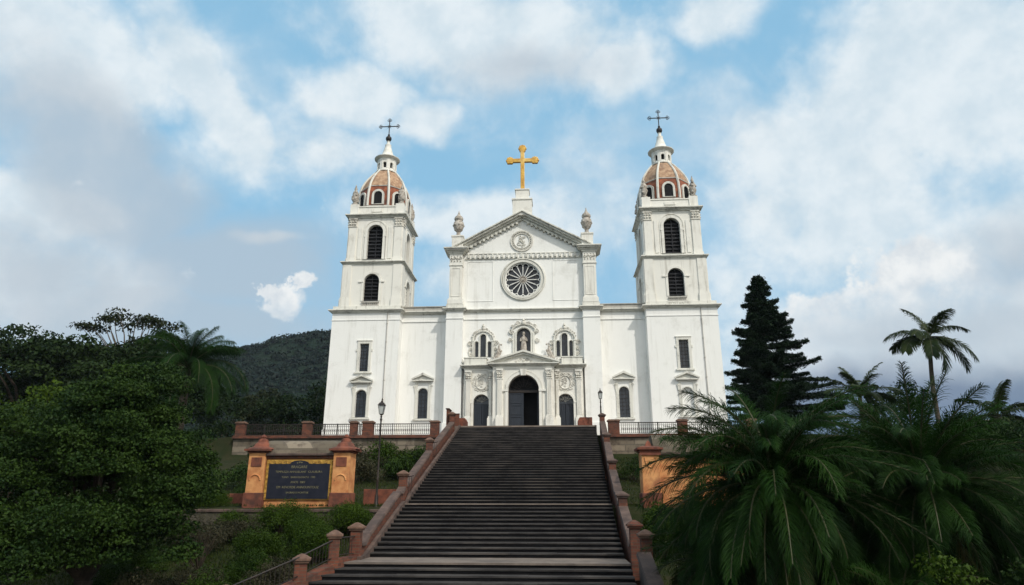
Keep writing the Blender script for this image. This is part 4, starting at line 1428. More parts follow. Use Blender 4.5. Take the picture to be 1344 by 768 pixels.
# ================================================================== the great stair
RISE = 0.145
stairs = thing('stone_stairs', (0.3, -28.0, -7.3), 'broad flight of dark stone steps with two paler landings climbing to the church doors', 'stairs')


def xl(y):
    if y > -27:
        return -4.2
    return -4.2 - (-27 - y) * 0.42


def xr(y):
    return 4.62 + 0.62 * max(0.0, (y + 24) / 21) ** 1.2 if y > -24 else 4.62


def flight(y_top, z_top, n, run):
    """n steps going down from (y_top, z_top) towards -y; treads and risers are separate meshes"""
    tr, ri = MB(), MB()
    rr = random.Random(int(-y_top * 10))
    for i in range(n):
        yb = y_top - i * run            # back of the tread that lies i+1 rises below the top
        yf = yb - run
        z = z_top - (i + 1) * RISE
        a, b = xl(yf), xr(yf)
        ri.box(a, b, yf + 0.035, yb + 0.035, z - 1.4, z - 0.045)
        # tread slab in a few stones, each a hair up or down
        x = a
        while x < b - 0.01:
            w = rr.uniform(1.2, 2.4)
            x2 = min(b, x + w)
            if b - x2 < 0.6:
                x2 = b
            dz = rr.uniform(-0.004, 0.004)
            dy = rr.uniform(-0.006, 0.006)
            tr.box(x + 0.004, x2 - 0.004, yf + dy, yb + 0.04, z - 0.047, z + dz)
            x = x2
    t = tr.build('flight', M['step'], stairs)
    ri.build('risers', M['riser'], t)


N1, RUN = 34, 0.485
flight(-3.2, -0.3, N1, RUN)
y1 = -3.2 - N1 * RUN
z1 = -0.3 - (N1 + 1) * RISE
mb = MB()
mb.box(xl(y1), xr(y1), y1 - 0.8, y1 + 0.03, z1 - 0.05, z1)
lnd = mb.build('landing', M['landing'], stairs)
mb = MB()
mb.box(xl(y1), xr(y1), y1 - 0.76, y1 + 0.03, z1 - 1.4, z1 - 0.053)
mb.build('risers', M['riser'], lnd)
y1 -= 0.8
N2 = 12
flight(y1, z1, N2 - 1, 0.475)
y2 = y1 - (N2 - 1) * 0.475
z2 = z1 - N2 * RISE
mb = MB()
mb.box(xl(y2) - 0.1, xr(y2), y2 - 1.9, y2 + 0.03, z2 - 0.06, z2)
mb.box(xl(y2) - 0.5, xl(y2) - 0.1, y2 - 1.9, y2 - 1.0, z2 - 0.06, z2)
lnd = mb.build('landing', M['landing'], stairs)
mb = MB()
mb.box(xl(y2) - 0.5, xr(y2), y2 - 1.86, y2 + 0.03, z2 - 1.4, z2 - 0.063)
mb.build('risers', M['riser'], lnd)
y3 = y2 - 1.9
flight(y3, z2, 22, 0.475)
print('landings', y1, z1, y2, z2, y3)


def zs(y):
    """height of the stair at y"""
    if y > -3.2:
        return -0.3
    if y > -3.2 - N1 * RUN:
        return -0.3 - (-3.2 - y) / RUN * RISE
    if y > y1:
        return z1
    if y > y2:
        return z1 - (y1 - y) / 0.475 * RISE
    if y > y3:
        return z2
    return z2 - (y3 - y) / 0.475 * RISE


# ---- walls along the stair
def post(parent, x, y, z, h, w=0.46, capm=None, rz=0.0, label=None):
    m = MB()
    m.obox((x, y, z), w, w, h, rz)
    m.obox((x, y, z), w + 0.06, w + 0.06, 0.16, rz)
    p_ = m.build('post', M['brick'], parent, bevel=0.012)
    m = MB()
    m.obox((x, y, z + h + 0.002), w + 0.10, w + 0.10, 0.06, rz)
    m.obox((x, y, z + h + 0.064), w + 0.18, w + 0.18, 0.07, rz)
    o_ = len(m.v)
    m.lathe((x, y, z + h + 0.136), [((w + 0.12) * 0.707, 0), ((w + 0.04) * 0.5, 0.07), (0.06, 0.12), (0.005, 0.125)], 4, PI / 4 + rz)
    m.build('cap', capm or M['cap'], p_, bevel=0.012)
    return p_


def sloped_wall(parent, xa, xb, ya, yb, wl, h, mat, t=0.34, drop=1.2, sub=8):
    """low wall following the stair from ya (upper) to yb (lower), wall centre offset wl from the edge function"""
    m, c_ = MB(), MB()
    for i in range(sub):
        u0, u1 = i / sub, (i + 1) / sub
        p = (xa + (xb - xa) * u0, ya + (yb - ya) * u0)
        q = (xa + (xb - xa) * u1, ya + (yb - ya) * u1)
        z0_, z1_ = zs(p[1]) + h, zs(q[1]) + h
        e = 0.0
        v = []
        for (x, y), zt in ((p, z0_), (q, z1_)):
            v += [(x - t / 2, y, zt - drop - h), (x + t / 2, y, zt - drop - h), (x + t / 2, y, zt), (x - t / 2, y, zt)]
        m.add(v, [(0, 1, 5, 4)[::-1], (1, 2, 6, 5)[::-1], (2, 3, 7, 6)[::-1], (3, 0, 4, 7)[::-1], (0, 1, 2, 3), (7, 6, 5, 4)])
        v = []
        for (x, y), zt in ((p, z0_), (q, z1_)):
            v += [(x - t / 2 - 0.07, y, zt + 0.003), (x + t / 2 + 0.07, y, zt + 0.003), (x + t / 2 + 0.04, y, zt + 0.10), (x - t / 2 - 0.04, y, zt + 0.10)]
        c_.add(v, [(0, 1, 5, 4)[::-1], (1, 2, 6, 5)[::-1], (2, 3, 7, 6)[::-1], (3, 0, 4, 7)[::-1], (0, 1, 2, 3), (7, 6, 5, 4)])
    w_ = m.build('wall', mat, parent)
    c_.build('coping', M['coping'], w_)
    return w_


def rail_panel(parent, p, q, h, n, base=0.10):
    """iron railing between two points (x, y, z), bars upright"""
    p, q = Vector(p), Vector(q)
    m = MB()
    up = Vector((0, 0, 1))
    m.tube([p + up * h, q + up * h], 0.024, 6)
    m.tube([p + up * base, q + up * base], 0.016, 5)
    for i in range(1, n):
        a = p.lerp(q, i / n)
        m.tube([a + up * base, a + up * h], 0.011, 4)
    return m.build('railing', M['iron'], parent)


left = thing('stair_wall', (-4.6, -22.0, -6.0), 'red brick parapet with posts and iron rails down the left side of the dark steps', 'stair wall')
lx = -4.45
LP = [(-4.62, -4.2), (-4.62, -12.4), (-4.50, -19.3), (-4.42, -26.5)]
for (xa, ya), (xb, yb) in zip(LP, LP[1:]):
    sloped_wall(left, xa, xb, ya - 0.18, yb + 0.18, 0, 0.40, M['brick'], t=0.26, drop=2.2, sub=14)
for (x, y) in LP:
    post(left, x, y, zs(y) - 1.0, 1.9, 0.33)
# the inner kerb that lines the steps and the short rails at the posts
m = MB()
for k in range(40):
    ya = -3.4 - k * 0.585
    yb = ya - 0.585
    v = []
    for y in (ya, yb):
        zt = zs(y) + 0.10
        v += [(-4.27, y, zt - 1.0), (-4.13, y, zt - 1.0), (-4.13, y, zt), (-4.27, y, zt)]
    m.add(v, [(0, 1, 5, 4)[::-1], (1, 2, 6, 5)[::-1], (2, 3, 7, 6)[::-1], (3, 0, 4, 7)[::-1], (0, 1, 2, 3), (7, 6, 5, 4)])
m.build('kerb', M['coping'], left)
for (x, y) in LP[1:3]:
    rail_panel(left, (x, y + 0.3, zs(y)), (x + 0.42, y + 0.3, zs(y + 0.3)), 0.85, 4)
# lower part: rails instead of wall, spreading outwards
D_ = (-4.42, -26.5)
E_ = (-4.72, -27.9)
F_ = (-5.30, -29.1)
G_ = (-6.5, -31.3)
post(left, E_[0], E_[1], z2 - 0.6, 1.32, 0.34, rz=0.3)
post(left, F_[0], F_[1], zs(F_[1]) - 0.7, 1.25, 0.36, rz=0.3)
post(left, G_[0], G_[1], zs(G_[1]) - 0.7, 1.3, 0.36, rz=0.3)
m = MB()
for (a, b) in ((D_, E_), (E_, F_), (F_, G_)):
    za, zb = zs(a[1]) if a is not D_ else z2, zs(b[1]) if b is not E_ else z2
    v = []
    for (x, y), zt in ((a, za + 0.12), (b, zb + 0.12)):
        v += [(x - 0.16, y, zt - 2.0), (x + 0.2, y, zt - 2.0), (x + 0.2, y, zt), (x - 0.16, y, zt)]
    m.add(v, [(0, 1, 5, 4)[::-1], (1, 2, 6, 5)[::-1], (2, 3, 7, 6)[::-1], (3, 0, 4, 7)[::-1], (0, 1, 2, 3), (7, 6, 5, 4)])
m.build('plinth', M['brick'], left)
rail_panel(left, (D_[0], D_[1] - 0.2, z2 + 0.1), (E_[0], E_[1] + 0.2, z2 + 0.1), 0.62, 7)
rail_panel(left, (E_[0], E_[1] - 0.2, z2 + 0.05), (F_[0], F_[1] + 0.2, zs(F_[1]) + 0.15), 0.62, 9)
rail_panel(left, (F_[0], F_[1] - 0.2, zs(F_[1]) + 0.1), (G_[0], G_[1] + 0.2, zs(G_[1]) + 0.15), 0.62, 14)

right = thing('stair_wall', (4.9, -22.0, -6.0), 'red brick parapet running down the right side of the dark steps beside the palms', 'stair wall')
RP = [(5.62, -4.2), (5.38, -10.5), (5.12, -16.5), (4.98, -22.2), (4.92, -26.4)]
for (xa, ya), (xb, yb) in zip(RP, RP[1:]):
    sloped_wall(right, xa, xb, ya - 0.17, yb + 0.17, 0, 0.40, M['brick'], t=0.27, drop=2.2, sub=12)
for (x, y) in RP[:4]:
    post(right, x, y, zs(y) - 1.0, 1.75, 0.34, M['coping'])
post(right, 4.92, -26.4, z2 - 0.6, 1.6, 0.34, M['brick'])
post(right, 5.12, -27.6, z2 - 0.6, 1.35, 0.34, M['cap'])
sloped_wall(right, 5.0, 5.05, -27.9, -33.5, 0, 0.35, M['coping'], drop=1.6, sub=8)

# low ochre kerb blocks each side of the stair head
for s, lab in ((-1, 'low red block beside the left end of the top step'), (1, 'low red block beside the right end of the top step')):
    m = MB()
    xc = -4.35 if s < 0 else 4.55
    m.prism([(xc - 0.5, -0.3), (xc + 0.5, -0.3), (xc + 0.5, 0.1), (xc + 0.38, 0.32), (xc - 0.5, 0.32)] if s < 0 else [(xc - 0.5, -0.3), (xc + 0.5, -0.3), (xc + 0.5, 0.32), (xc - 0.38, 0.32), (xc - 0.5, 0.1)], -2.6, -1.6)
    tag(m.build('kerb_block', M['redstone'], bevel=0.02, loc=(xc, -2.1, -0.3)), lab, 'block')
m = MB()
m.box(-5.05, -4.9, -4.1, -2.9, -0.35, 0.75)
m.box(-5.05, -4.3, -2.9, -2.8, -0.3, 0.55)
hp_ = m.build('rail_panel', M['brick'], bevel=0.01, loc=(-4.7, -3.4, -0.3))
tag(hp_, 'small brick parapet panel with dark top at the left stair head', 'parapet')
m = MB()
m.box(-5.10, -4.85, -4.15, -2.85, 0.753, 0.82)
m.box(-5.0, -4.3, -2.93, -2.77, 0.553, 0.60)
m.build('top_rail', M['coping'], hp_)

# ================================================================== terrace retaining walls and railings
for s, lab in ((-1, 'stained masonry retaining wall with brick ledge under the left terrace railing'), (1, 'stained masonry retaining wall with brick ledge under the right terrace railing')):
    xa, xb = (-19.7, -4.85) if s < 0 else (5.85, 15.9)
    w_ = thing('retaining_wall', ((xa + xb) / 2, -4.4, -2.7), lab, 'wall')
    m = MB()
    nsx = 60
    for i in range(nsx):
        x0_, x1_ = xa + (xb - xa) * i / nsx, xa + (xb - xa) * (i + 1) / nsx
    m.box(xa, xb, -4.6, -4.31, -3.2, -1.25)
    m.build('masonry', M['rubble'], w_)
    m = MB()
    m.box(xa - 0.05, xb, -4.78, -4.25, -1.247, -1.14)
    m.box(xa - 0.03, xb, -4.70, -4.25, -1.137, -1.03)
    m.build('ledge', M['brick'], w_, bevel=0.015)


def iron_fence(label, posts, widths):
    f = thing('iron_fence', (sum(p for p in posts) / len(posts), -4.5, -1.03), label, 'fence')
    for x, w in zip(posts, widths):
        m = MB()
        m.box(x - w / 2, x + w / 2, -4.7, -4.3, -1.03, -0.22)
        p_ = m.build('post', M['brick'], f, bevel=0.012)
        m = MB()
        m.box(x - w / 2 - 0.06, x + w / 2 + 0.06, -4.76, -4.24, -0.217, -0.12)
        m.box(x - w / 2 + 0.02, x + w / 2 - 0.02, -4.68, -4.32, -0.117, -0.07)
        m.build('cap', M['cap'], p_, bevel=0.015)
    for (a, wa), (b, wb) in zip(zip(posts, widths), list(zip(posts, widths))[1:]):
        p, q = a + wa / 2, b - wb / 2
        m = MB()
        m.box(p, q, -4.54, -4.48, -0.31, -0.255)
        m.box(p, q, -4.52, -4.50, -0.98, -0.955)
        m.box(p, q, -4.52, -4.50, -0.45, -0.43)
        n = int((q - p) / 0.13)
        for i in range(1, n):
            x = p + (q - p) * i / n
            m.box(x - 0.014, x + 0.014, -4.522, -4.498, -0.954, -0.30)
            if i < n - 0:
                xm = x + (q - p) / n / 2
                m.tube([(xm + 0.045 * math.cos(k * PI / 3), -4.51, -0.70 + 0.075 * math.sin(k * PI / 3)) for k in range(7)], 0.013, 3, False)
        for k in range(1, 3):
            x = p + (q - p) * k / 3
            m.box(x - 0.022, x + 0.022, -4.54, -4.48, -1.03, -0.24)
        m.build('railing', M['iron'], f)
    return f


iron_fence('rusty iron railing between brick posts along the left terrace', [-19.3, -14.6, -11.35, -10.35, -5.75], [0.62, 0.62, 0.5, 0.75, 0.6])
iron_fence('rusty iron railing between brick posts along the right terrace', [6.35, 10.9, 15.4], [0.75, 0.65, 0.65])

# ================================================================== ochre gateway walls, one with the board
def lettering(parent, lines, cx, y, width):
    for (txt, z, size) in lines:
        o = text_mesh('lettering', txt, size, M['letter'], 0.004)
        me = o.data
        wd = max(v.co.x for v in me.vertices) - min(v.co.x for v in me.vertices)
        o.rotation_euler = (PI / 2, 0, 0)
        o.scale = (min(1.0, width / wd),) * 2 + (1,)
        o.parent = parent
        o.location = Vector((cx, y, z)) - world_loc(parent)


def gateway(xc, label, board):
    zb = -5.55
    y0, yb = -19.7, -19.0
    g = thing('sign_wall' if board else 'garden_wall', (xc, -19.4, zb), label, 'sign' if board else 'wall')
    hw = 2.33
    for s in (-1, 1):
        m = MB()
        x = xc + s * (hw - 0.38)
        m.box(x - 0.38, x + 0.38, y0 - 0.15, yb + 0.1, zb - 0.3, zb + 2.35)
        p_ = m.build('pier', M['ochre'], g, bevel=0.02)
        m = MB()
        m.box(x - 0.44, x + 0.44, y0 - 0.21, yb + 0.16, zb - 0.3, zb + 0.62)
        m.build('pier_base', M['redstone'], p_, bevel=0.03)
        m = MB()
        m.box(x - 0.24, x + 0.24, y0 - 0.175, y0 - 0.14, zb + 1.75, zb + 2.15)
        if not board:
            m = MB()
            m.box(x - 0.45, x + 0.45, y0 - 0.22, y0 - 0.155, zb + 2.2, zb + 2.34)
        m.build('pier_panel', M['redstone'], p_)
        if board:
            m = MB()
            m.tube([(x + 0.25 * math.cos(PI * k / 8), y0 - 0.14, zb + 1.15 + 0.25 * math.sin(PI * k / 8)) for k in range(9)], 0.05, 6)
            m.build('pier_arch', M['ochre'], p_)
        m = MB()
        z = zb + 2.352
        m.box(x - 0.43, x + 0.43, y0 - 0.20, yb + 0.15, z, z + 0.08)
        m.box(x - 0.56, x + 0.56, y0 - 0.33, yb + 0.28, z + 0.083, z + 0.17)
        yc = (y0 + yb) / 2
        m.lathe((x, yc, z + 0.173), [(0.70, 0), (0.62, 0.06), (0.42, 0.12), (0.34, 0.26), (0.25, 0.32), (0.2, 0.46), (0.1, 0.5), (0.13, 0.56), (0.1, 0.64), (0.01, 0.68)] if board else [(0.70, 0), (0.55, 0.05), (0.2, 0.1), (0.14, 0.22), (0.08, 0.3), (0.01, 0.34)], 4 if not board else 8, PI / 8 if board else PI / 4)
        m.build('pier_cap', M['redstone'], p_, smooth=True, angle=30)
    m = MB()
    xa, xb = xc - hw + 0.76, xc + hw - 0.76
    m.box(xa, xb, y0 + 0.08, yb, zb - 0.3, zb + 2.1)
    m.build('panel_wall', M['ochre'], g)
    m = MB()
    m.box(xa, xb, y0 - 0.02, yb + 0.02, zb + 2.103, zb + 2.22)
    m.build('lintel', M['brick'], g)
    m = MB()
    m.box(xa, xb, y0 - 0.14, yb + 0.06, zb + 2.223, zb + 2.33)
    m.build('roof_ledge', M['coping'], g, bevel=0.02)
    m = MB()     # low mossy barrel roof behind the ledge
    pts = [(y0 + 0.05, zb + 2.333)]
    for k in range(9):
        a = PI * k / 8
        pts.append((-18.9 - 0.75 * math.cos(a), zb + 2.34 + (0.62 if board else 0.8) * math.sin(a)))
    m.prism_x(pts[1:], xa - 0.2, xb + 0.2)
    m.build('barrel_roof', M['rubble'], g)
    if board:
        fr = MB()
        x0_, x1_, za, zt = xa + 0.04, xb - 0.04, zb + 0.32, zb + 2.05
        fr.box(x0_, x1_, y0 + 0.0, y0 + 0.078, za, zt)
        f_ = fr.build('frame', M['goldleaf'], g)
        o = MB()
        rr = random.Random(4)
        for k in range(12):
            x = x0_ + 0.1 + (x1_ - x0_ - 0.2) * k / 11
            if abs(x - xc) > 0.42:
                spiral(o, x, y0 - 0.01, zt - 0.09, 0.065, 1 if k % 2 else -1, 1.2, 0.022)
                o.ball((x + 0.06, y0 - 0.01, zt - 0.13), 0.035, 6, 4)
        for k in range(8):
            z = za + 0.12 + (zt - za - 0.3) * k / 7
            for xx in (x0_ + 0.06, x1_ - 0.06):
                spiral(o, xx, y0 - 0.01, z, 0.045, rr.choice((-1, 1)), 1.2, 0.018)
        o.build('gilt_scrollwork', M['goldleaf'], f_, smooth=True)
        b = MB()
        ox0, ox1 = x0_ + 0.13, x1_ - 0.13
        out = [(ox0, za + 0.04), (ox1, za + 0.04), (ox1, zt - 0.18), (xc + 0.5, zt - 0.18)]
        out += [(xc + 0.42 * math.cos(PI * k / 10), zt - 0.16 + 0.13 * math.sin(PI * k / 10)) for k in range(11)]
        out += [(xc - 0.5, zt - 0.18), (ox0, zt - 0.18)]
        b.prism(out, y0 - 0.03, y0 + 0.0)
        bd = b.build('board', M['slate'], g)
        o = MB()
        spiral(o, xc, y0 - 0.035, zt - 0.12, 0.045, 1, 1.2, 0.012)
        for s in (-1, 1):
            spiral(o, xc + s * 0.1, y0 - 0.035, zt - 0.13, 0.035, s, 1.2, 0.01)
        o.build('crest', M['letter'], bd, smooth=True)
        lettering(bd, [('BRAGARE', zt - 0.37, 0.17), ('TEMPLEZA ANNUELANT  CLAUSURA', zt - 0.57, 0.14), ('TUNO   BARRIOLOGATO  1983', zt - 0.80, 0.11), ('ANOS  2001', zt - 1.02, 0.13), ('EM  REVORDE ANNOUNTOUZ', zt - 1.24, 0.14), ('SAGRADO MONTESE', zt - 1.46, 0.11)], xc, y0 - 0.032, 2.15)
    else:
        for s in (-1, 1):
            m = MB()
            x = xc + s * (hw - 0.38)
            m.tube([(x + 0.24 * math.cos(PI + PI * k / 8), y0 - 0.16, zb + 2.1 + 0.42 * math.sin(PI + PI * k / 8)) for k in range(9)], 0.035, 6)
            m.build('stucco_swag', M['ochre'], g, smooth=True)
    return g


gateway(-9.17, 'ochre wall with two capped piers framing a dark gold-lettered board', True)
gateway(8.45, 'plain ochre wall with red capped piers half hidden behind the right palms', False)

# lower garden wall in front of the sign
m = MB()
m.box(-14.2, -5.1, -20.38, -20.02, -7.0, -5.75)
gw = m.build('garden_wall', M['mossy'], loc=(-9.6, -20.2, -7.0))
tag(gw, 'low mossy rubble wall below the ochre sign, half covered by shrubs', 'wall')
m = MB()
m.box(-14.25, -5.1, -20.44, -19.9, -5.747, -5.62)
m.build('coping', M['coping'], gw, bevel=0.02)
m = MB()
m.box(-14.0, -11.9, -17.6, -17.2, -5.7, -4.95)
gw = m.build('garden_wall', M['redstone'], loc=(-13, -17.4, -5.7), bevel=0.02)
tag(gw, 'short low red wall on the lawn left of the ochre sign', 'wall')
m = MB()
m.box(-6.75, -5.1, -17.6, -17.25, -5.7, -4.75)
gw = m.build('garden_wall', M['redstone'], loc=(-6, -17.4, -5.7), bevel=0.02)
tag(gw, 'short low red wall between the ochre sign and the stair', 'wall')


# ================================================================== lamps
def street_lamp(x, y, z, h, label):
    t = thing('street_lamp', (x, y, z), label, 'street lamp', 'black lantern lamp posts by the stair')
    m = MB()
    m.lathe((x, y, z), [(0.13, 0), (0.13, 0.12), (0.09, 0.18), (0.085, 0.5), (0.055, 0.6), (0.05, 1.2), (0.065, 1.25), (0.045, 1.3), (0.035, h - 0.25), (0.06, h - 0.2), (0.035, h - 0.12), (0.05, h - 0.02)], 10)
    m.build('pole', M['iron'], t, smooth=True)
    hd = MB()
    k_ = 4
    hd.lathe((x, y, z + h), [(0.04, 0), (0.10, 0.04), (0.11, 0.07)], k_, PI / 4)
    for k in range(4):
        a = PI / 4 + k * PI / 2
        hd.tube([(x + 0.115 * math.cos(a), y + 0.115 * math.sin(a), z + h + 0.06), (x + 0.19 * math.cos(a), y + 0.19 * math.sin(a), z + h + 0.46)], 0.012, 4)
    hd.lathe((x, y, z + h + 0.46), [(0.23, 0), (0.22, 0.03), (0.13, 0.13), (0.07, 0.16), (0.05, 0.22), (0.025, 0.24), (0.04, 0.28), (0.004, 0.36)], k_, PI / 4)
    head = hd.build('lantern', M['iron'], t)
    gl = MB()
    gl.lathe((x, y, z + h + 0.07), [(0.10, 0), (0.175, 0.385)], k_, PI / 4)
    gl.build('lantern_glass', M['lamp_glass'], head)
    return t


street_lamp(-5.75, -19.0, -5.6, 4.15, 'tall black lantern post on the lawn left of the steps')
street_lamp(5.6, -3.6, -0.35, 1.75, 'black lantern post at the right end of the stair head')

# ================================================================== grey house far right
hs = thing('house', (52, 22, -4), 'pale grey house with dark doorway behind the far right palm', 'house')
m = MB()
m.box(46.0, 60, 20, 30, -6, 0.9)
m.build('wall', M['house'], hs)
m = MB()
m.prism_x([(19.4, 0.9), (30.6, 0.9), (25, 3.0)][::-1], 45.5, 60.5)
m.build('roof', M['roof'], hs)
m = MB()
m.box(49.6, 51.4, 19.93, 20.0, -6, -1.3)
m.build('door', M['void'], hs)  # near-black slab painted for the shade inside the doorway


# ================================================================== vegetation
def np_mesh(name, co, quads, tint, mat, parent=None, loc=None, tris=False):
    """mesh from arrays: co (n,3), faces (m,k), one tint per face"""
    k = quads.shape[1]
    org = np.array(world_loc(parent) if parent is not None else (loc or (0, 0, 0)), dtype=float)
    me = bpy.data.meshes.new(name)
    me.vertices.add(len(co))
    me.vertices.foreach_set('co', (co - org).astype(np.float32).ravel())
    me.loops.add(quads.size)
    me.loops.foreach_set('vertex_index', quads.astype(np.int32).ravel())
    me.polygons.add(len(quads))
    me.polygons.foreach_set('loop_start', np.arange(0, quads.size, k, dtype=np.int32))
    me.polygons.foreach_set('loop_total', np.full(len(quads), k, dtype=np.int32))
    me.update(calc_edges=True)
    at = me.attributes.new('tint', 'FLOAT', 'FACE')
    at.data.foreach_set('value', tint.astype(np.float32))
    me.materials.append(mat)
    o = bpy.data.objects.new(name, me)
    COL.objects.link(o)
    if parent is not None:
        o.parent = parent
    else:
        o.location = Vector(org)
    return o


def unit(a):
    return a / np.maximum(np.linalg.norm(a, axis=-1, keepdims=True), 1e-9)


def leaves(rs, P, Nrm, size, aspect=0.5, tint=None, fold=0.25, droop=0.0):
    """one folded diamond per point; returns co, quads, tint"""
    n = len(P)
    t = rs.normal(size=(n, 3))
    t[:, 2] -= droop
    t = unit(t - Nrm * (t * Nrm).sum(1, keepdims=True))
    b = np.cross(Nrm, t)
    s = size * rs.uniform(0.6, 1.3, (n, 1))
    a0 = P - t * s * 0.5
    a2 = P + t * s * 0.5 - Nrm * s * 0.15
    a1 = P + b * s * aspect * 0.5 + Nrm * s * fold * 0.4
    a3 = P - b * s * aspect * 0.5 + Nrm * s * fold * 0.4
    co = np.stack([a0, a1, a2, a3], 1).reshape(-1, 3)
    q = np.arange(4 * n).reshape(n, 4)
    if tint is None:
        tint = rs.uniform(0, 1, n)
    return co, q, tint


def clump_cloud(rs, clumps, per_m2, size, aspect=0.5, up=0.25, fill=0.25, droop=0.0, hemi=-0.75):
    """leaves over the outsides of many clumps (cx, cy, cz, rx, ry, rz, tint)"""
    PP, NN, TT = [], [], []
    for (cx, cy, cz, rx, ry, rz, tn) in clumps:
        area = 4 * PI * ((rx * ry + rx * rz + ry * rz) / 3)
        n = max(12, int(area * per_m2))
        d = unit(rs.normal(size=(n * 2, 3)))
        d = d[d[:, 2] > hemi][:n]
        n = len(d)
        r_ = np.where(rs.uniform(size=n) < fill, rs.uniform(0.3, 0.9, n), rs.uniform(0.82, 1.12, n))
        ph = rs.uniform(0, 6.28, 3)
        bump_ = 1 + 0.14 * np.sin(d[:, 0] * 7 + ph[0]) + 0.12 * np.sin(d[:, 1] * 8 + ph[1]) + 0.12 * np.sin(d[:, 2] * 9 + ph[2])
        p = d * (r_ * bump_)[:, None] * np.array([rx, ry, rz]) + np.array([cx, cy, cz])
        nn = unit(d * 0.5 + rs.normal(size=(n, 3)) * 0.55 + np.array([0, 0, up]))
        PP.append(p)
        NN.append(nn)
        TT.append(np.clip(tn + rs.normal(size=n) * 0.22, 0, 1))
    return leaves(rs, np.concatenate(PP), np.concatenate(NN), size, aspect, np.concatenate(TT), droop=droop)


def limb(m, a, b, r0, r1, rr, bend=0.12, n=5, sides=7):
    a, b = Vector(a), Vector(b)
    ln_ = (b - a).length
    off_ = Vector((rr.uniform(-1, 1), rr.uniform(-1, 1), rr.uniform(-0.3, 0.6))) * ln_ * bend
    pts = []
    for i in range(n + 1):
        t = i / n
        pts.append(a.lerp(b, t) + off_ * math.sin(PI * t))
    m.tube(pts, [r0 + (r1 - r0) * i / n for i in range(n + 1)], sides)


def broad_tree(name, base, lobes, label, cat='tree', group=None, mat='leaf_big', bark='bark', seed=0, per_m2=40, size=0.13, clump_r=0.8,
               n_clump=40, trunk_r=0.25, flat=0.8, fork=0.35, tint=0.45, hemi=-0.75, aspect=0.5, limbs=10, fillc=0.35):
    """lobes: (x, y, z, rx, ry, rz); clumps are scattered over their shells"""
    rs = np.random.RandomState(seed)
    rr = random.Random(seed)
    t = thing(name, base, label, cat, group)
    clumps = []
    tot = sum(l[3] * l[5] for l in lobes)
    for l in lobes:
        k = max(3, int(n_clump * l[3] * l[5] / tot))
        for _ in range(k):
            d = unit(rs.normal(size=3))
            if d[2] < -0.5:
                d[2] *= -0.5
            r_ = rs.uniform(0.72, 1.0) if rs.uniform() > fillc else rs.uniform(0.2, 0.7)
            c_ = np.array(l[:3]) + d * r_ * np.array(l[3:6])
            cr = clump_r * rs.uniform(0.55, 1.25)
            clumps.append((c_[0], c_[1], c_[2], cr, cr, cr * flat, tint + rs.uniform(-0.3, 0.3)))
    co, q, tn = clump_cloud(rs, clumps, per_m2, size, aspect, hemi=hemi)
    np_mesh('crown', co, q, tn, M[mat], t)
    m = MB()
    top = Vector(lobes[0][:3])
    b = Vector(base)
    fk = b.lerp(top, fork)
    m.tube([b + Vector((0, 0, -0.3)), b + Vector((0, 0, 0.15)), b.lerp(fk, 0.5) + Vector((rr.uniform(-.1, .1), 0, 0)), fk], [trunk_r * 1.5, trunk_r * 1.1, trunk_r * 0.9, trunk_r * 0.8], 9)
    for c_ in rr.sample(clumps, min(limbs, len(clumps))):
        mid = fk.lerp(Vector(c_[:3]), 0.45) + Vector((0, 0, 0.1 * (Vector(c_[:3]) - fk).length))
        limb(m, fk, mid, trunk_r * 0.5, trunk_r * 0.25, rr)
        limb(m, mid, c_[:3], trunk_r * 0.25, trunk_r * 0.06, rr)
    m.build('trunk', M[bark], t, smooth=True)
    return t


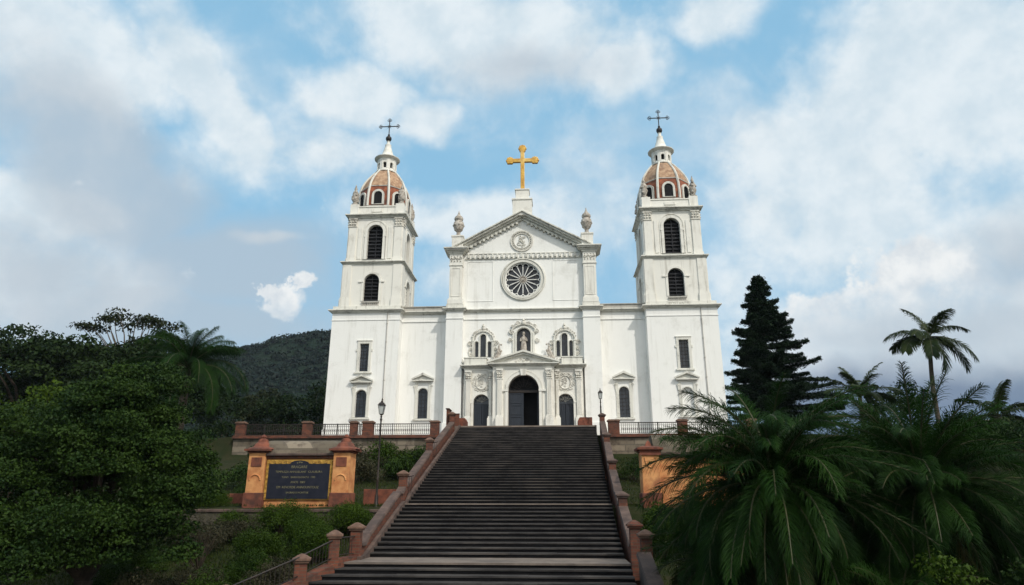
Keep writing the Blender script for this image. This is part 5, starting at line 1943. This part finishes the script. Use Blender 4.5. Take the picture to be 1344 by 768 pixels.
def frond_geo(rs, base, dirh, elev, length, arch, nl, leaf_l, width, vee=0.5, fwd=0.6, droop=0.35, curl=0.0, twist=0.0, seg=14, plume=0.12):
    """one feather leaf: rachis points and leaflets as narrow folded blades. returns rachis pts, co, quads"""
    base = np.array(base, float)
    h = np.array([math.cos(dirh), math.sin(dirh), 0.0])
    side = np.array([-math.sin(dirh), math.cos(dirh), 0.0])
    pts = [base]
    p = base.copy()
    e = elev
    a = dirh
    for i in range(seg):
        t = (i + 0.5) / seg
        e2 = elev - arch * t ** 1.25
        a2 = dirh + curl * t
        d = np.array([math.cos(a2) * math.cos(e2), math.sin(a2) * math.cos(e2), math.sin(e2)])
        p = p + d * length / seg
        pts.append(p.copy())
    pts = np.array(pts)
    ts = np.linspace(0.14, 0.995, nl)
    idx = ts * seg
    i0 = np.clip(idx.astype(int), 0, seg - 1)
    f = (idx - i0)[:, None]
    P = pts[i0] * (1 - f) + pts[i0 + 1] * f
    T = unit(pts[i0 + 1] - pts[i0])
    S = unit(np.cross(T, np.array([0, 0, 1.0])) + side * -1e-3)
    U = np.cross(S, T)
    if twist:
        c_, s_ = math.cos(twist), math.sin(twist)
        S, U = S * c_ + U * s_, U * c_ - S * s_
    prof_ = np.sin(np.clip(ts * 0.97, 0, 1) * PI) ** 0.4 * (1 - 0.25 * ts)
    COS, Q = [], []
    o = 0
    for s in (-1, 1):
        L_ = leaf_l * prof_ * rs.uniform(0.85, 1.1, nl)
        D = unit(S * s + T * (fwd + 0.5 * ts[:, None]) + U * (vee + rs.normal(size=(nl, 1)) * plume) + rs.normal(size=(nl, 3)) * plume * 0.6)
        dn = np.array([0, 0, -1.0])
        W_ = unit(T - D * (T * D).sum(1, keepdims=True)) * width
        p0 = P
        p1 = P + D * (L_ * 0.45)[:, None] + dn * (L_ * droop * 0.12)[:, None]
        p2 = P + D * (L_ * 0.80)[:, None] + dn * (L_ * droop * 0.42)[:, None]
        p3 = P + D * L_[:, None] * 0.98 + dn * (L_ * droop * 0.80)[:, None]
        co = np.stack([p0 - W_ * 0.35, p0 + W_ * 0.35, p1 - W_ * 0.5, p1 + W_ * 0.5, p2 - W_ * 0.38, p2 + W_ * 0.38, p3 - W_ * 0.05, p3 + W_ * 0.05], 1).reshape(-1, 3)
        b = (np.arange(nl) * 8)[:, None] + o
        q = np.concatenate([b + np.array([0, 1, 3, 2]), b + np.array([2, 3, 5, 4]), b + np.array([4, 5, 7, 6])], 0)
        COS.append(co)
        Q.append(q)
        o += nl * 8
    return pts, np.concatenate(COS), np.concatenate(Q)


def palm(name, base, hub, fronds, label, group=None, mat='frond', seed=0, length=3.8, nl=70, leaf_l=0.62, width=0.035, arch=(1.2, 1.9), trunk_r=0.28,
         elev=(-0.3, 1.45), droop=0.4, vee=0.45, old=0, nuts=0, lean=0.0, plume=0.15, fwd=0.6, curl_up=0.0):
    rs = np.random.RandomState(seed)
    rr = random.Random(seed)
    t = thing(name, base, label, 'palm', group)
    b, hb_ = Vector(base), Vector(hub)
    m = MB()
    n = 14
    pts, rad = [], []
    for i in range(n + 1):
        u = i / n
        pts.append(b.lerp(hb_, u) + Vector((lean * math.sin(PI * u), 0, -0.2 if i == 0 else 0)))
        rad.append(trunk_r * (1.25 - 0.35 * u + (0.04 if i % 2 else 0)))
    m.tube(pts, rad, 10)
    m.build('trunk', M['palmtrunk'], t, smooth=True)
    CO, Q, TN, o = [], [], [], 0
    st = MB()
    specs = fronds if not isinstance(fronds, int) else [(i * 2.39996 + rr.uniform(-.2, .2), elev[0] + (elev[1] - elev[0]) * (i + 0.5) / fronds, rr.uniform(0.75, 1.05)) for i in range(fronds)]
    oldp = None
    for i, (a, e, k) in enumerate(specs):
        ar = rr.uniform(*arch) * (0.75 + 0.25 * math.cos(e)) + curl_up * max(0.0, e - 0.5)
        ln_ = length * k
        P, co, q = frond_geo(rs, hb_ + Vector((0, 0, rr.uniform(-0.1, 0.15))), a, e, ln_, ar, nl, leaf_l, width, vee=vee, droop=droop, curl=rr.uniform(-0.25, 0.25), twist=rr.uniform(-0.6, 0.6), fwd=fwd, plume=plume)
        if i < old:
            np_mesh('dry_frond', co, q, rs.uniform(0, 1, len(q)), M['frond_old'], t)
        else:
            tn = np.clip(rr.uniform(0.15, 0.7) + 0.25 * (e > 0.8) + rs.normal(size=len(q)) * 0.13, 0, 1)
            CO.append(co)
            Q.append(q + o)
            TN.append(tn)
            o += len(co)
        st.tube([Vector(p) for p in P], [0.035 * length / 3.8 * (1.1 - 0.9 * j / (len(P) - 1)) + 0.006 for j in range(len(P))], 5)
    np_mesh('fronds', np.concatenate(CO), np.concatenate(Q), np.concatenate(TN), M[mat], t)
    st.build('frond_stalks', M['stalk'], t, smooth=True)
    if nuts:
        for i in range(nuts):
            nb = MB()
            a = rr.uniform(0, 6.28)
            nb.ball((hb_.x + 0.25 * math.cos(a), hb_.y + 0.25 * math.sin(a), hb_.z - 0.28 - rr.uniform(0, 0.25)), 0.12, 8, 6, (1, 1, 1.25))
            nb.build('coconut', M['coconut'], t, smooth=True)
    return t


def bush(base, r_, h, label, mat='leaf_hedge', seed=0, per_m2=260, size=0.065, group='shrubs on the garden slope', n=14, name='shrub', cr=0.32, tint=0.5, rx=None, cat='shrub', stems=6):
    rs = np.random.RandomState(seed)
    rr = random.Random(seed)
    t = thing(name, base, label, cat, group)
    rx = rx or r_
    clumps = []
    for i in range(n):
        d = unit(rs.normal(size=3))
        d[2] = abs(d[2])
        k = rs.uniform(0.45, 0.95)
        c_ = cr * rs.uniform(0.7, 1.3)
        clumps.append((base[0] + d[0] * rx * k, base[1] + d[1] * r_ * k, base[2] + h * 0.25 + d[2] * h * 0.65 * k, c_, c_, c_ * 0.85, tint + rs.uniform(-0.25, 0.25)))
    co, q, tn = clump_cloud(rs, clumps, per_m2, size, 0.55, fill=0.3)
    np_mesh('foliage', co, q, tn, M[mat], t)
    m = MB()
    for i in range(stems):
        c_ = rr.choice(clumps)
        limb(m, (base[0] + rr.uniform(-.1, .1), base[1] + rr.uniform(-.1, .1), base[2] - 0.1), c_[:3], 0.03, 0.008, rr)
    m.build('stems', M['bark'], t)
    return t


def at_ground(x, y):
    return (x, y, gz(x, y))


# ---- the big leafy tree at lower left
G = gz(-11.2, -30.2)
broad_tree('broadleaf_tree', (-11.2, -30.2, G),
           [(-11.2, -30.2, -4.4, 2.9, 2.6, 2.5), (-10.5, -30.0, -2.3, 1.3, 1.4, 1.2), (-8.7, -30.3, -4.5, 1.3, 1.6, 1.4), (-13.4, -30.0, -3.7, 2.2, 2.0, 1.6), (-11.6, -32.0, -6.2, 2.6, 1.6, 1.7), (-13.6, -31.3, -6.6, 2.0, 1.8, 1.8), (-9.4, -31.0, -6.2, 1.5, 1.5, 1.3), (-9.0, -30.6, -5.4, 1.2, 1.4, 1.0), (-11.9, -30.2, -2.7, 1.0, 1.2, .9)],
           'huge dark leafy tree filling the lower left corner in front of the palm', seed=3, per_m2=210, size=0.09, clump_r=0.50, n_clump=560, trunk_r=0.3, flat=0.62, tint=0.42, limbs=26, aspect=0.6, hemi=-0.55)
bush(at_ground(-7.75, -34.0), 0.8, 3.75, 'bright lime green bush at the bottom edge under the big leafy tree', 'leaf_lime', 21, 240, 0.085, None, 34, cr=0.28, tint=0.3)
broad_tree('broadleaf_tree', at_ground(-16.6, -27), [(-16.6, -27.0, -2.8, 2.0, 1.6, 1.2), (-17.8, -27, -3.8, 2.0, 1.6, 1.4)],
           'yellow-green crown at the left edge between the big leafy tree and the dark back trees', mat='leaf_lime', seed=9, per_m2=55, size=0.14, clump_r=0.6, n_clump=60, trunk_r=0.2, tint=0.2)
# ---- back trees at the left
broad_tree('broadleaf_tree', (-44, 8, -3.5), [(-47, 8, 6.6, 8.5, 5.5, 3.6), (-40.5, 8, 5.0, 5.5, 5, 4.0), (-52, 8, 3, 7, 5, 5), (-37, 6, 2.5, 5, 4, 4), (-36, 8, 6.0, 3.5, 3.5, 2.2)],
           'wide dark spreading tree against the sky at the left edge', mat='leaf_far', seed=12, per_m2=9, size=0.42, clump_r=1.5, n_clump=300, trunk_r=0.5, flat=0.45, tint=0.45)
broad_tree('umbrella_tree', (-40, 14, -3.5), [(-40.5, 14, 12.2, 3.4, 3.0, 1.3), (-44.6, 14, 11.3, 1.8, 2.0, 0.7), (-38.0, 14, 9.4, 2.8, 3, 1.8), (-41.8, 14, 8.6, 3.2, 3, 1.2)],
           'tall airy tree with flat layered crown and sky showing through, left of the palm', mat='leaf_olive', bark='palebark', seed=15, per_m2=7, size=0.40, clump_r=1.2, n_clump=64, trunk_r=0.32, flat=0.28, tint=0.4, hemi=-0.4, fork=0.5, limbs=30)
broad_tree('broadleaf_tree', (-33, 8, -3.5), [(-33.5, 8, 4.2, 4.5, 4, 3.6), (-30, 8, 2.4, 3.5, 3, 3)],
           'dark round tree behind the arching palm at the left', mat='leaf_far', seed=17, per_m2=9, size=0.4, clump_r=1.3, n_clump=70, trunk_r=0.35, flat=0.6, tint=0.3)
GR = [(-27.5, 24, 6.4, 3.6, 'leaf_far'), (-31.5, 27, 7.4, 3.7, 'leaf_olive'), (-24.0, 25, 7.7, 3.9, 'leaf_far'), (-20.3, 24, 7.6, 3.7, 'leaf_far'), (-17.0, 27, 7.0, 3.8, 'leaf_olive'), (-35.5, 25, 7.2, 3.6, 'leaf_far')]
GL = ['loosely crowned dark tree with pale trunks behind the left end of the terrace railing', 'olive green tree behind the palm below the hill', 'tallest dark tree of the grove under the hill summit', 'dark tree right of the tallest in the grove below the hill',
      'dark olive tree next to the left wall of the church', 'dark tree of the grove directly behind the drooping palm fronds']
for i, (x, y, ztop, r_, mt_) in enumerate(GR):
    broad_tree('broadleaf_tree', (x, y, -3.6), [(x, y, ztop - 3.1, r_, r_, 3.0), (x + 0.8, y - 1, ztop - 6.0, r_, r_, 3.2), (x - 1, y - 1.5, ztop - 8.2, r_, r_, 2.4)], GL[i], group='dark grove behind the terrace', mat=mt_, bark='palebark',
               seed=30 + i, per_m2=10, size=0.36, clump_r=1.05, n_clump=80, trunk_r=0.22, flat=0.65, tint=0.28 + 0.12 * (i % 2), limbs=14)
# ---- palm behind the big leafy tree
hubL = (-21.0, -10, 2.4)
fr = [(PI * 1.5 + rr_, e_, k_) for rr_, e_, k_ in ((0.0, 1.5, .85), (0.7, 1.5, 0.8), (-0.7, 1.48, 0.85), (2.2, 1.5, .8), (-2.2, 1.48, .8), (1.4, 1.46, .85), (-1.4, 1.45, .85), (3.1, 1.4, .8), (1.5, 1.2, .95), (-1.5, 1.2, .95), (1.7, 0.95, .95), (-1.7, 1.0, 1.0), (2.4, 1.1, 0.9), (-2.4, 1.1, 0.9),
      (1.2, 0.75, 1.0), (-1.3, 0.6, 1.0), (0.8, 0.4, 1.1), (-0.9, 0.3, 1.0), (1.3, 0.3, 1.15), (2.0, 0.2, 1.0), (0.2, 0.6, 1.1), (-0.3, 1.0, 1.1), (0.6, 0.9, 1.1), (2.8, 0.5, 0.9), (-2.8, 0.5, 0.9), (1.0, 0.1, 1.3), (0.3, -0.1, 1.2), (1.6, 0.5, 1.2))]
palm('feather_palm', at_ground(-20.6, -10), (-20.6, -10, 2.6), fr, 'plumed palm with arching fronds rising behind the big leafy tree', mat='frond', seed=5, length=4.0, nl=240, leaf_l=0.8, width=0.018, plume=0.4, arch=(1.1, 2.0), trunk_r=0.24, droop=0.9, vee=0.25, fwd=0.7)

# ---- conifer to the right of the church
def conifer(base, h, label, seed=0):
    rs = np.random.RandomState(seed)
    rr = random.Random(seed)
    t = thing('conifer', base, label, 'tree')
    m = MB()
    b = Vector(base)
    m.tube([b + Vector((0, 0, -0.3)), b + Vector((0, 0, h * 0.5)), b + Vector((0.1, 0, h))], [0.38, 0.2, 0.02], 9)
    CO, Q, TN, o = [], [], [], 0
    z = h * 0.12
    while z < h * 0.985:
        f = 1 - z / h
        nb = 8 if f > 0.15 else 6
        for k in range(nb):
            a = rr.uniform(0, 2 * PI)
            right_ = math.cos(a)
            ln_ = (0.30 + 5.9 * f ** 0.88) * rr.uniform(0.5, 1.12) * (1 + 0.2 * right_ * min(1, f * 1.5))
            e0 = rr.uniform(0.05, 0.3) - 0.25 * f
            seg = 8
            p = np.array([b.x, b.y, b.z + z])
            pts = [p.copy()]
            for i in range(seg):
                u = (i + 1) / seg
                e = e0 - 0.35 * u + 0.45 * u * u
                p = p + np.array([math.cos(a) * math.cos(e), math.sin(a) * math.cos(e), math.sin(e)]) * ln_ / seg
                pts.append(p.copy())
            m.tube([Vector(x) for x in pts], [0.05 * f + 0.02] + [0.03 * f + 0.008] * (seg - 1) + [0.005], 4)
            pts = np.array(pts)
            n = int(330 * ln_ + 60)
            u = rs.uniform(0.10, 1.02, n) ** 0.8
            ii = np.clip((u * seg).astype(int), 0, seg - 1)
            ff = (u * seg - ii)[:, None]
            c_ = pts[ii] * (1 - ff) + pts[np.minimum(ii + 1, seg)] * ff
            wd = (0.16 + 0.20 * ln_ * (1 - u) * 0.55)[:, None]
            sd = np.array([-math.sin(a), math.cos(a), 0])
            lat = rs.normal(size=(n, 1)) * wd
            P = c_ + sd * lat + np.array([0, 0, 1]) * (rs.normal(size=(n, 1)) * 0.07 - np.abs(lat) * 0.25) + rs.normal(size=(n, 3)) * 0.03
            nn = unit(rs.normal(size=(n, 3)) * 0.5 + np.array([0, 0, 0.8]))
            co, q, tn = leaves(rs, P, nn, 0.24, 0.30, np.clip(rs.normal(size=n) * 0.2 + rr.uniform(0.1, 0.7), 0, 1), 0.1)
            CO.append(co)
            Q.append(q + o)
            TN.append(tn)
            o += len(co)
        z += (0.28 + 0.26 * f) * rr.uniform(0.6, 1.4)
    np_mesh('crown', np.concatenate(CO), np.concatenate(Q), np.concatenate(TN), M['needle'], t)
    m.build('trunk', M['bark'], t, smooth=True)


conifer((20.9, 8, -2.2), 16.4, 'tall dark conical evergreen standing right of the church', 8)

# ---- coconut palm against the sky, other palms at the right
cf = [(0.15, 0.75, 1.1), (PI - 0.1, 0.55, 1.1), (PI * 0.62, 1.35, 1.05), (PI * 1.6, 1.15, 0.95), (PI * 0.3, 1.1, 0.9), (-0.25, 0.0, 1.15), (-0.5, -0.35, 1.1), (PI + 0.3, 0.15, 1.0), (PI + 0.6, 0.5, 0.8), (PI * 1.35, -0.3, 0.8), (PI * 1.7, -0.75, 0.9), (0.6, 0.3, 0.9), (PI * .8, 0.4, .9)]
palm('coconut_palm', at_ground(27.3, -5), (27.6, -5, 5.15), cf, 'lone tall coconut palm with slender trunk against the cloud', mat='frond_coco', seed=6, length=2.8, nl=95, leaf_l=0.8, width=0.05, arch=(0.9, 1.5), trunk_r=0.13, droop=0.75, vee=0.1, old=0, nuts=5, lean=-0.25)
palm('coconut_palm', at_ground(24.7, 0), (24.7, 0, 1.9), 15, 'short bluish palm behind the two big palms, right of the conifer', mat='frond_coco', seed=41, length=3.2, nl=50, leaf_l=0.6, width=0.07, arch=(0.8, 1.5), trunk_r=0.16, droop=0.6, vee=0.2, elev=(0.2, 1.4))
palm('coconut_palm', at_ground(34.1, 0), (34.1, 0, 0.4), 17, 'palm with pale trunk and yellowing skirt at the right edge by the grey house', mat='frond_coco', seed=42, length=3.3, nl=60, leaf_l=0.7, width=0.07, arch=(0.9, 1.7), trunk_r=0.14, droop=0.8, vee=0.1, old=3, elev=(-0.9, 1.45))
broad_tree('broadleaf_tree', (38.8, 20, -3.5), [(38.8, 20, 4.4, 2.6, 2.4, 1.8), (36.5, 20, 3, 3, 2.5, 2)], 'small round treetop between the short palm and the coconut trunk', mat='leaf_far', seed=44, per_m2=9, size=0.36, clump_r=0.9, n_clump=36, trunk_r=0.25)
broad_tree('broadleaf_tree', (44.5, 12, -4), [(44.5, 12, 0.2, 3.6, 3, 2.4), (41, 12, -0.9, 3, 3, 2)], 'low dark treetop left of the far right palm', mat='leaf_far', seed=45, per_m2=9, size=0.36, clump_r=0.9, n_clump=46, trunk_r=0.25, tint=0.3)

# ---- the two great palms in the right foreground and the smaller ones below them
palm('feather_palm', at_ground(7.9, -31.8), (7.9, -31.8, -5.0), 130, 'great feathery palm nearest the steps, its fronds over the orange wall', seed=51, length=3.7, curl_up=0.35, nl=180, leaf_l=0.64, width=0.013, arch=(0.7, 2.1), trunk_r=0.33, elev=(-0.7, 1.5), droop=0.55, vee=0.35, fwd=1.1, plume=0.45, old=4)
palm('feather_palm', at_ground(12.2, -31.0), (12.0, -31.0, -5.0), 125, 'great feathery palm in the right corner with upright yellow-ribbed fronds', seed=52, length=3.3, curl_up=0.15, nl=180, leaf_l=0.64, width=0.013, arch=(0.5, 1.9), trunk_r=0.33, elev=(-0.7, 1.52), droop=0.5, vee=0.35, fwd=1.1, plume=0.45, old=4)
palm('feather_palm', at_ground(6.9, -29.5), (6.9, -29.5, -7.0), 44, 'low dark palm at the foot of the great palm beside the stair wall', seed=53, length=2.3, nl=100, leaf_l=0.5, width=0.014, plume=0.4, arch=(1.0, 1.8), trunk_r=0.22, elev=(-0.2, 1.3), droop=0.5, vee=0.4)
palm('feather_palm', at_ground(15.5, -30.5), (15.6, -30.2, -7.2), 46, 'low spreading palm at the right edge of the picture', seed=54, length=2.9, nl=110, leaf_l=0.6, width=0.014, plume=0.4, arch=(1.0, 1.8), trunk_r=0.25, elev=(-0.1, 1.3), droop=0.5, vee=0.4)
palm('feather_palm', at_ground(10.0, -33.4), (10.0, -33.2, -7.7), 40, 'low palm in deep shade between the two great palms', seed=55, length=2.4, nl=100, leaf_l=0.5, width=0.014, plume=0.4, arch=(1.0, 1.8), trunk_r=0.22, elev=(-0.2, 1.2), droop=0.5, vee=0.4)

RB = [(6.7, -34.2, 0.7, 3.3, 'dark bush at the bottom edge just right of the stair', 'leaf_big', 0.3), (5.75, -35.2, 0.35, 3.9, 'small leafy sapling at the bottom edge below the great palms', 'leaf_hedge', 0.7),
      (10.4, -34.6, 0.9, 4.5, 'yellow-green spiky bush under the right great palm', 'leaf_hedge', 0.6), (8.7, -35.4, 0.8, 4.1, 'leafy bush with broad blades at the bottom edge between the great palms', 'leaf_hedge', 0.45),
      (8.6, -32.9, 1.2, 2.6, 'dense black-green bush around the trunk of the palm nearest the steps', 'leaf_big', 0.25), (10.6, -31.6, 1.3, 2.8, 'dense dark bush filling the gap between the great palms', 'leaf_big', 0.3),
      (12.6, -33.4, 1.2, 3.9, 'dense dark bush behind the lower right corner', 'leaf_big', 0.3)]
for i, (x, y, r_, h, lab, mt_, tn) in enumerate(RB):
    bush(at_ground(x, y), r_, h, lab, mt_, 60 + i, 150, 0.11, 'bushes under the right palms', 40, cr=0.32, tint=tn)
bush(at_ground(6.3, -23.4), 0.9, 2.0, 'tall hedge bush hugging the right stair wall', 'leaf_hedge', 70, 150, 0.085, 'bushes by the right stair wall', 22, rx=0.75, tint=0.4)
bush(at_ground(6.6, -20.8), 0.8, 1.5, 'clipped bush at the corner of the right orange pier', 'leaf_hedge', 71, 150, 0.085, 'bushes by the right stair wall', 18, tint=0.55)
bush((6.8, -11, gz(6.8, -11)), 0.9, 1.2, 'low dark shrub below the right retaining wall', 'leaf_big', 72, 120, 0.09, 'bushes by the right stair wall', 16, tint=0.4)
bush((8.0, -6.2, gz(8, -6.2)), 1.0, 0.9, 'ivy mound against the right retaining wall', 'leaf_big', 73, 110, 0.10, 'bushes by the right stair wall', 16, tint=0.4)
for i, (x, y, r_, h, lab) in enumerate([(10.2, -24.5, 1.7, 3.4, 'tall dark thicket behind the palm nearest the steps'), (14.0, -24.0, 2.0, 3.6, 'tall dark thicket between the two great palms, set back'), (18.0, -25.0, 2.2, 3.6, 'tall dark thicket behind the right great palm'),
        (22.5, -22.0, 2.4, 3.8, 'dark thicket at the right edge behind the low spreading palm'), (14.5, -14.0, 2.0, 3.2, 'dark thicket below the right end of the terrace'), (19.0, -12.0, 2.6, 3.8, 'dark thicket below the conifer'), (25.0, -10.0, 2.8, 3.6, 'dark thicket at the foot of the lone tall coconut palm'), (33.0, -6.0, 3.2, 2.6, 'dark thicket at the foot of the far right palm')]):
    bush(at_ground(x, y), r_, h, lab, 'leaf_big', 130 + i, 40, 0.17, 'thickets behind the right palms', 34, cr=0.75, tint=0.35)
bush(at_ground(8.1, -21.3), 1.0, 2.2, 'dark round bush in front of the right orange wall', 'leaf_big', 74, 150, 0.09, 'bushes by the right stair wall', 22, tint=0.5)

# ---- shrubs of the left garden
LB = [(-9.3, -20.9, 1.15, 1.45, 0.95, 'wide clipped hedge hanging over the low wall under the dark board', 'leaf_hedge', 0.65),
      (-11.4, -20.6, 0.6, 0.75, 0.7, 'small trimmed bush at the foot of the left sign pier', 'leaf_hedge', 0.6),
      (-6.2, -21.1, 1.05, 1.6, 0.85, 'rounded hedge between the sign and the stair wall', 'leaf_hedge', 0.55),
      (-7.6, -22.3, 0.8, 1.3, 0.8, 'bright round bush right of the wide clipped hedge', 'leaf_hedge', 0.5),
      (-8.6, -24.6, 1.2, 1.5, 1.0, 'mid green bush on the slope below the wide hedge', 'leaf_hedge', 0.35),
      (-6.6, -24.2, 0.8, 1.5, 0.8, 'round bush beside the stair wall on the slope', 'leaf_hedge', 0.45),
      (-9.2, -28.0, 1.1, 1.3, 0.9, 'loose olive bush low on the slope', 'leaf_dry', 0.25),
      (-6.6, -27.6, 0.9, 1.4, 0.9, 'yellowish bush beside the lower iron rail', 'leaf_dry', 0.45),
      (-7.6, -30.4, 0.9, 2.3, 0.9, 'dark bush at the bottom by the lowest brick post', 'leaf_hedge', 0.3),
      (-11.6, -23.4, 1.2, 1.2, 1.0, 'shaded bush on the slope beside the bare shrub', 'leaf_dry', 0.3),
      (-13.4, -19.2, 0.9, 0.75, 0.8, 'low trimmed mound on the lawn left of the sign', 'leaf_hedge', 0.7),
      (-12.9, -15.4, 1.0, 1.4, 0.9, 'dark bush behind the left sign pier', 'leaf_big', 0.6),
      (-13.0, -25.6, 1.4, 1.3, 1.2, 'broad dark shrub on the slope under the right edge of the big leafy tree', 'leaf_hedge', 0.15),
      (-10.9, -29.6, 1.0, 2.0, 0.9, 'dark low shrub at the foot of the big leafy tree', 'leaf_hedge', 0.1),
      (-8.0, -26.2, 1.0, 1.1, 0.9, 'deep green low shrub in the middle of the slope', 'leaf_hedge', 0.3),
      (-7.4, -28.9, 0.8, 1.1, 0.8, 'leafy green shrub left of the two lowest brick posts', 'leaf_hedge', 0.35),
      (-9.0, -30.8, 1.0, 2.5, 0.8, 'very dark shrub at the bottom edge beside the lime bush', 'leaf_dry', 0.1),
      (-10.6, -22.0, 1.1, 0.9, 0.8, 'scruffy shrub against the low rubble wall', 'leaf_dry', 0.35)]
for i, (x, y, rx, h, ry, lab, mt_, tn) in enumerate(LB):
    bush(at_ground(x, y), ry, h, lab, mt_, 80 + i, 260, 0.062, n=38, cr=0.34, tint=tn, rx=rx)
# a nearly bare little tree and a small pale-trunked one
broad_tree('small_tree', at_ground(-9.75, -26.6), [(-9.75, -26.6, -6.3, 1.0, 0.9, 0.8)], 'thin sparse shrub tree with bare twigs on the slope in front of the low wall', mat='leaf_dry', bark='bark', seed=97, per_m2=40, size=0.07, clump_r=0.3, n_clump=26, trunk_r=0.05, limbs=26, tint=0.5)
# bushes and ivy below the left retaining wall
IV = [(-6.4, -6.4, 1.0, 1.1, 'ivy mound beside the stair under the left retaining wall'), (-8.2, -7.4, 1.3, 1.9, 'spiky yellow-green bush below the left retaining wall behind the lamp post'), (-10.6, -6.6, 1.5, 1.4, 'dull green shrub under the left retaining wall'),
      (-13.0, -7.0, 1.5, 1.5, 'dark shrub behind the sign roof under the retaining wall'), (-16.0, -7.5, 1.6, 1.6, 'dark shrub under the left end of the retaining wall'), (-6.6, -10.6, 1.1, 1.4, 'rounded shrub on the slope halfway up beside the stair'),
      (-8.8, -11.4, 1.3, 1.5, 'loose shrub on the slope above the sign'), (-14.8, -12.5, 1.6, 1.8, 'broad shrub on the lawn behind the left pier')]
for i, (x, y, r_, h, lab) in enumerate(IV):
    bush(at_ground(x, y), r_, h, lab, 'leaf_hedge' if i == 1 else 'leaf_dry' if i in (2, 6) else 'leaf_big', 110 + i, 75, 0.12, 'shrubs below the left retaining wall', 20, cr=0.42, tint=0.45)

# ---- grass on the slopes (nobody could count it)
rs = np.random.RandomState(77)
P = []
for (xa, xb, ya, yb, n) in ((-17, -4.9, -34, -20.5, 34000), (-17, -4.9, -20, -4.8, 22000), (5.5, 9.5, -30, -4.8, 9000)):
    x = rs.uniform(xa, xb, n)
    y = rs.uniform(ya, yb, n)
    keep = np.ones(n, bool)
    keep &= ~((x > -7.6 + (y + 34) * 0.25) & (y < -26.4) & (x < 0))
    x, y = x[keep], y[keep]
    z = np.array([gz(a, b) for a, b in zip(x, y)])
    P.append(np.stack([x, y, z + 0.05], 1))
P = np.concatenate(P)
n = len(P)
up = unit(np.stack([rs.normal(size=n) * 0.35, rs.normal(size=n) * 0.35, np.ones(n)], 1))
sd = unit(np.cross(up, rs.normal(size=(n, 3)))) * 0.018
hh = rs.uniform(0.05, 0.16, (n, 1))
co = np.stack([P - sd, P + sd, P + up * hh * 0.6 + sd * 0.7, P + up * hh], 1).reshape(-1, 3)
tag(np_mesh('grass', co, np.arange(4 * n).reshape(n, 4), rs.uniform(0, 1, n), M['grass'], loc=(-9, -20, -6)), 'short rough grass on the garden slopes', 'grass', kind='stuff')

# ---- thin air: faint haze round the whole place
mb = MB()
mb.box(-1200, 1200, -80, 1100, -30, 160)
hz_o = mb.build('haze', M['white'], loc=(0, 0, -30))
tag(hz_o, kind='stuff')
mh = bpy.data.materials.new('thin_haze')
mh.use_nodes = True
mh.node_tree.nodes.remove(mh.node_tree.nodes['Principled BSDF'])
pv = mh.node_tree.nodes.new('ShaderNodeVolumePrincipled')
pv.inputs['Color'].default_value = (0.75, 0.85, 1.0, 1)
pv.inputs['Density'].default_value = 0.00009
mh.node_tree.links.new(pv.outputs[0], [n for n in mh.node_tree.nodes if n.type == 'OUTPUT_MATERIAL'][0].inputs['Volume'])
hz_o.data.materials.clear()
hz_o.data.materials.append(mh)

# ---- forest canopy on the hill
rs = np.random.RandomState(88)
hv = np.array(hill_v)
sel = hv[(hv[:, 1] > 230) & (hv[:, 1] < 415) & (hv[:, 0] > -330) & (hv[:, 0] < -20)]
idx = rs.choice(len(sel), 9000)
C0 = sel[idx] + np.stack([rs.uniform(-1.6, 1.6, 9000), rs.uniform(-1.6, 1.6, 9000), np.zeros(9000)], 1)
rr_ = rs.uniform(1.2, 3.0, 9000)
tn0 = rs.uniform(0, 1, 9000)
K = 12
d = unit(rs.normal(size=(9000, K, 3)))
d[:, :, 2] = np.abs(d[:, :, 2])
P = (C0[:, None, :] + d * rr_[:, None, None] * np.array([1, 1, 0.9])).reshape(-1, 3)
nn = unit(d.reshape(-1, 3) + rs.normal(size=(9000 * K, 3)) * 0.35)
co, q, tn = leaves(rs, P, nn, 1.7, 0.8, np.clip(0.3 + 0.4 * np.repeat(tn0, K) + rs.normal(size=9000 * K) * 0.12, 0, 1))
tag(np_mesh('forest', co, q, tn, M['leaf_hill'], loc=(-150, 350, 60)), 'dark forest covering the distant hill', 'forest', kind='stuff')
